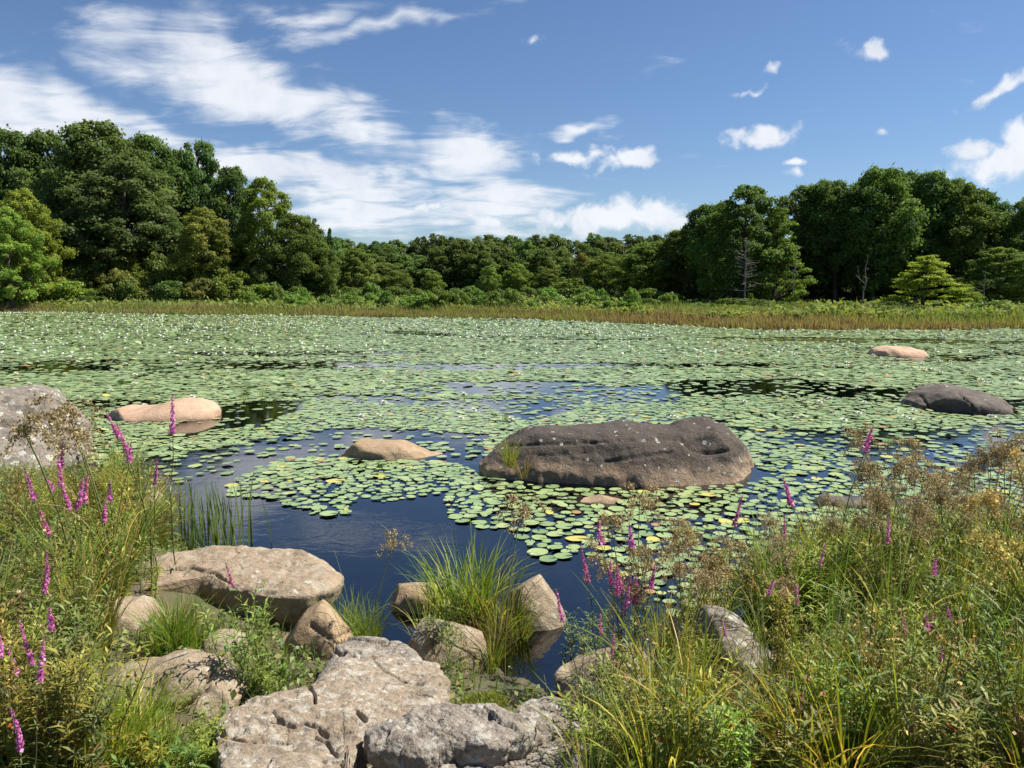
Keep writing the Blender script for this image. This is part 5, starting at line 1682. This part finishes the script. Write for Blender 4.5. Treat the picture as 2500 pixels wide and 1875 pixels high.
# plants that stand out one by one
for px, py, d, lab in [(165, 838, 4.6, 'tall grass with brown seed heads rising before the lichen boulder'), (262, 830, 5.0, 'lone tall seed stalk right of the lichen boulder'), (235, 900, 4.8, 'shorter seed stalk between the two tall ones'),
                       (885, 1225, 4.7, 'slim seed-head grass beside the overhanging rock'), (1220, 1130, 4.55, 'dark wiry seed stalks rising from the tall tuft'), (1560, 1215, 4.4, 'drooping brown seed head over the lily pads'),
                       (1680, 1320, 4.3, 'brown seed heads left of the leaning grey rock'), (1745, 1265, 4.9, 'bent seed-head stalk above the leaning grey rock'), (1860, 1290, 4.5, 'golden seed heads behind the leaning grey rock'), (1900, 1370, 4.0, 'low golden seed heads right of the leaning grey rock'),
                       (2190, 1065, 5.4, 'tallest golden seed heads toward the right edge'), (2260, 1120, 5.2, 'golden seed heads in the middle of the right-hand cluster'), (2310, 1085, 5.6, 'golden seed heads behind the right-hand cluster'), (2360, 1150, 5.0, 'golden seed heads at the front of the right-hand cluster'),
                       (2400, 1075, 5.5, 'golden seed heads near the right edge of the picture'), (2450, 1060, 5.3, 'seed heads cut by the right edge of the picture'), (2130, 1180, 5.1, 'golden seed heads left of the right-hand cluster'), (2230, 1200, 4.8, 'lower golden seed heads below the right-hand cluster'),
                       (2330, 1230, 4.6, 'lowest golden seed heads of the right-hand cluster'), (2080, 1215, 5.2, 'seed heads just right of the dark flat stone'), (2480, 1150, 4.7, 'seed heads below those at the right edge'), (1620, 1370, 4.2, 'seed-head stalks rising from the mossy tan rock')]:
    stand('sparse' if px < 1560 else 'wool', px, py, d, lab, (1.05, 1.05, 1.0))
for k, (px, py, d, lab) in enumerate([(395, 940, 5.6, 'leaning loosestrife in front of the pink-tan rock'), (345, 985, 5.5, 'loosestrife left of the leaning one by the pink-tan rock'), (150, 1065, 4.6, 'bushy magenta loosestrife before the lichen boulder'), (175, 1095, 4.5, 'middle bloom of the magenta cluster before the boulder'), (250, 1070, 4.8, 'right bloom of the magenta cluster before the boulder'), (135, 1125, 4.4, 'low bloom of the magenta cluster before the boulder'), (205, 1120, 4.6, 'loosestrife blooming low in the magenta cluster'),
                                     (18, 1325, 3.2, 'magenta spike at the left edge beside the long blades'), (85, 1420, 2.9, 'thick magenta spike low on the left bank'), (118, 1500, 2.7, 'magenta spike right of the thick one on the left bank'), (60, 1570, 2.5, 'pale magenta spike near the bottom left'), (5, 1450, 2.8, 'magenta spike cut by the left edge'), (40, 1660, 2.3, 'small magenta spike at the bottom left'),
                                     (2020, 1010, 5.3, 'tall slender loosestrife standing above the right-hand grasses'), (1545, 1250, 4.2, 'twin magenta spikes over the lily pads'), (1580, 1235, 4.25, 'right-hand one of the twin magenta spikes'), (1500, 1370, 4.0, 'small magenta spike nearest the open water'), (1435, 1420, 3.9, 'thin stalk with a few magenta flowers by open water'), (1815, 1390, 3.9, 'small magenta flowers above the leaning grey rock'), (1960, 1310, 4.6, 'magenta flowers under the dark flat stone'),
                                     (2185, 1265, 4.5, 'magenta flowers beneath the golden seed heads'), (2310, 1335, 3.7, 'tall magenta spike in the right-hand grasses'), (2260, 1455, 3.4, 'pink spike left of the tall magenta spike'), (2300, 1580, 3.0, 'dark magenta spike low in the right-hand grasses'), (2235, 1635, 2.9, 'broad pink spike lowest in the right-hand grasses'), (1970, 1420, 3.9, 'faded magenta spike right of the leaning grey rock'), (1480, 1500, 3.7, 'lowest magenta flowers near the mossy tan rock')]):
    stand('loose' if k in (2, 3, 4, 14, 15, 21, 22, 24) else 'spike', px, py, d, lab, (1, 1, 1), k % 5)
for px, py, d, lab in [(1505, 1340, 4.05, 'dark seedy spike left of the twin magenta spikes'), (1475, 1330, 4.0, 'tall bare seedy stalk by the open water'), (1925, 1230, 4.9, 'dark dotted stalk left of the dark flat stone'), (1790, 1200, 4.9, 'thin dark stalk crossing the lily pads'), (345, 1090, 5.2, 'brown seedy stalks behind the magenta cluster')]:
    stand('seedy', px, py, d, lab, (.8, .75, .7))
q = at_z(515, 1335, .05)
plant('reed', q[0], q[1] + .12, '', .70, (1, 1, 1), None, 0, 'upright green reeds behind the overhanging flat rock', tilt=.0)
q = at_z(468, 1340, .05)
plant('reed', q[0], q[1] + .05, '', .42, (1.1, 1.05, .9), None, 1, 'shorter reeds left of the upright ones', tilt=.0)
# tussocks on and between the rocks
for px, py, kind, H, colr, lab, var in [(850, 1565, 'fine', .40, (1.15, 1.2, .8), 'bright fine grass tuft beside the cracked tan rock', 0), (905, 1560, 'fine', .36, (1.1, 1.15, .8), 'fine grass tuft right of the bright one', 1), (820, 1555, 'fine', .34, (1.0, 1.05, .8), 'fine grass tuft left of the bright one', 2),
                                        (1120, 1520, 'tuft', .70, (1.1, 1.15, .8), 'tall green grass tuft on the middle rocks', 0), (1170, 1520, 'long', .76, (1.1, 1.1, .8), 'long blades rising from the tall tuft', 1), (1210, 1535, 'tuft', .62, (1.0, .95, .8), 'right side of the tall grass clump', 2), (1080, 1530, 'tuft', .60, (1.0, 1.05, .8), 'left side of the tall grass clump', 3), (1230, 1570, 'dry', .42, (.9, .8, .7), 'brown dead grass hanging at the foot of the tall tuft', 0), (1190, 1585, 'dry', .40, (.75, .62, .5), 'dark brown dead blades at the foot of the tall tuft', 1),
                                        (1150, 1500, 'fine', .70, (1.1, 1.15, .75), 'fine upright blades at the back of the tall tuft', 0), (1265, 1545, 'tuft', .42, (1.05, 1.0, .8), 'grass tuft against the pyramid-shaped rock', 1), (1040, 1600, 'long', .5, (1.1, 1.05, .8), 'blades in front of the tall grass clump', 2), (1065, 1640, 'weed', .5, (1.0, 1.0, .85), 'leafy stalk at the right end of the broad slab', 1), (1110, 1655, 'weed', .42, (.95, 1.0, .8), 'weed between the broad slab and the water', 2), (1150, 1650, 'dstk', .42, (1, 1, 1), 'dry twigs between the tall tuft and the water', 0), (1200, 1640, 'long', .38, (1.1, 1.05, .8), 'yellowish blades leaning over the shallow water', 0),
                                        (440, 1600, 'tuft', .40, (.95, 1.1, .8), 'green tuft in the hollow under the overhang', 0), (480, 1595, 'fine', .36, (1.0, 1.15, .8), 'fine tuft right of the hollow tuft', 1), (415, 1590, 'tuft', .36, (1.1, 1.1, .8), 'grass left of the hollow tuft', 2), (610, 1700, 'weed', .62, (1.05, 1.15, .85), 'tall leafy weed between the lobed boulder and the broad slab', 0), (640, 1690, 'weed', .56, (1.0, 1.1, .85), 'second leafy weed beside the broad slab', 3), (600, 1660, 'seedy', .75, (.9, .95, .8), 'slender stalk rising in front of the overhanging rock', 0), (665, 1720, 'low', .26, (1.1, 1.2, .8), 'low herb at the upper end of the broad slab', 1), (700, 1695, 'low', .24, (1.0, 1.15, .8), 'low herb beside the grey cracked rock', 2),
                                        (290, 1845, 'fine', .42, (1.6, 1.5, .8), 'thick bright tussock at the bottom left', 0), (240, 1835, 'tuft', .46, (1.5, 1.4, .75), 'left half of the bright tussock', 1), (345, 1850, 'tuft', .42, (1.5, 1.4, .75), 'right half of the bright tussock', 2), (300, 1890, 'fine', .44, (1.5, 1.45, .75), 'front of the bright tussock', 1), (190, 1880, 'fine', .44, (1.3, 1.25, .8), 'bright tuft left of the tussock', 2), (390, 1900, 'fine', .34, (1.6, 1.5, .8), 'bright tuft right of the tussock', 0), (250, 1920, 'tuft', .46, (1.1, 1.15, .7), 'dark-hearted tuft at the bottom edge', 3),
                                        (480, 1880, 'low', .24, (1.4, 1.35, .8), 'yellow-green weed at the left end of the broad slab', 0), (520, 1850, 'low', .22, (1.35, 1.3, .8), 'yellow-green herb touching the broad slab', 1), (560, 1900, 'low', .22, (1.4, 1.35, .8), 'yellow-green herb at the bottom edge', 2), (440, 1920, 'low', .24, (1.3, 1.3, .8), 'bright herb beside the bottom tussock', 0),
                                        (1420, 1640, 'weed', .44, (.95, 1.05, 1.0), 'grey-green willow-leaved plant in the shallow water', 4), (1390, 1600, 'weed', .40, (.95, 1.05, 1.0), 'left part of the willow-leaved plant', 0), (1445, 1590, 'weed', .40, (.95, 1.05, 1.0), 'upper part of the willow-leaved plant', 2),
                                        (1000, 1880, 'dry', .22, (1, 1, 1), 'dry grass in the crack of the dark ledge', 0), (1080, 1875, 'dry', .20, (.9, .85, .8), 'dry grass under the dark ledge', 1), (1470, 1930, 'long', .55, (1.25, 1.1, .8), 'arching blades at the bottom edge', 1), (1490, 1960, 'tuft', .4, (1.2, 1.1, .8), 'tuft at the bottom edge right of the dark slab', 2)]:
    q = at_z(px, py, .15)
    for _ in range(4):
        q = at_z(px, py, max(gz1(q[0], q[1]), .02))
    plant(kind, q[0], q[1], '', H, colr, None, var, lab)
# grass on the big boulder and thin reeds standing in the pond
q = at_y(1245, 1130, 10.0)
plant('tuft', q[0], q[1] - .55, '', .42, (1.25, 1.1, .75), None, 0, 'yellowish tuft growing on the left end of the large boulder', z=.22)
q = at_y(1275, 1140, 10.0)
plant('dry', q[0], q[1] - .75, '', .36, (1.1, 1.05, .8), None, 1, 'straw tuft on the lower left of the large boulder', z=.12)
for px, py, H, lab in [(600, 978, .55, 'thin reeds in the dark water behind the pink-tan rock'), (640, 972, .45, 'sparse reeds right of those in dark water'), (808, 850, .5, 'thin reeds far out on the lily pads'), (460, 880, .4, 'few thin reed stems left of mid pond'), (1235, 1030, .38, 'few reed stems behind the large boulder'), (2170, 1090, .3, 'small reed stems before the dark ridged boulder'), (1640, 935, .3, 'thin stems at the edge of the dark lane')]:
    q = at_z(px, py, 0)
    plant('reed', q[0], q[1], '', H, (1, 1, 1), None, 1, lab, z=-.02, tilt=.0)

# low growth that covers the soil
N = 60000
x = rng.uniform(-7.5, 7.5, N)
y = rng.uniform(1.3, 10, N)
z = ground_z(x, y)
px, py = project(np.stack([x, y, z], -1))
ok = (z > .02) & (px > -250) & (px < 2750) & (fbm2(x, y, 1.6, 3, 81) + .25 * rng.normal(size=N) > -.22)
for (rx, ry, a, b) in ROCK_XY:
    ok &= ((x - rx) / (a + .01)) ** 2 + ((y - ry) / (b + .01)) ** 2 > .85
x, y, z = x[ok], y[ok], z[ok]
N = len(x)
c = np.clip(.45 + .5 * fbm2(x, y, .9, 2, 83) + .22 * rng.normal(size=N), 0, 1)
turf = ob('grass', mk('grass', [blades(rng, np.column_stack([x, y, z - .01]), rng.uniform(0, 6.28, N), rng.uniform(.06, .22, N), rng.uniform(.004, .009, N), np.abs(rng.normal(.2, .25, N)), rng.uniform(.2, 1.6, N), 3, c)], m_grass))
tag(turf, 'short grass covering the soil of the bank', 'grass', kind='stuff')
k = 16000
i = rng.integers(0, N, k)
P = np.column_stack([x[i], y[i], z[i] + rng.uniform(.01, .12, k)]) + np.append(rng.normal(0, .03, 2), 0)
nr2 = np.column_stack([rng.normal(0, .6, k), rng.normal(0, .6, k), np.ones(k)])
herbs = ob('ground_cover', mk('ground_cover', [diamonds(P, nr2, rng.uniform(.012, .034, k), rng, rng.uniform(0, .93, k), 1.8)], m_weed))
tag(herbs, 'small leafy ground cover between the shore plants', 'ground cover', kind='stuff')
# moss cushion on the ledge
q = at_z(1185, 1712, .50)
rg = np.random.default_rng(5)
n_ = 1400
a, r_ = rg.uniform(0, 6.28, n_), .085 * np.sqrt(rg.random(n_))
base = np.column_stack([r_ * np.cos(a) * 1.3, r_ * np.sin(a) * .8, .03 * (1 - (r_ / .085) ** 2)])
o = ob('moss_cushion', mk('moss_cushion', [blades(rg, base, rg.uniform(0, 6.28, n_), rg.uniform(.012, .03, n_), .004, rg.uniform(.1, .7, n_), .6, 2)], m_moss), loc=(q[0], q[1], .485))
tag(o, 'yellow-green moss cushion on the dark rough ledge', 'moss')
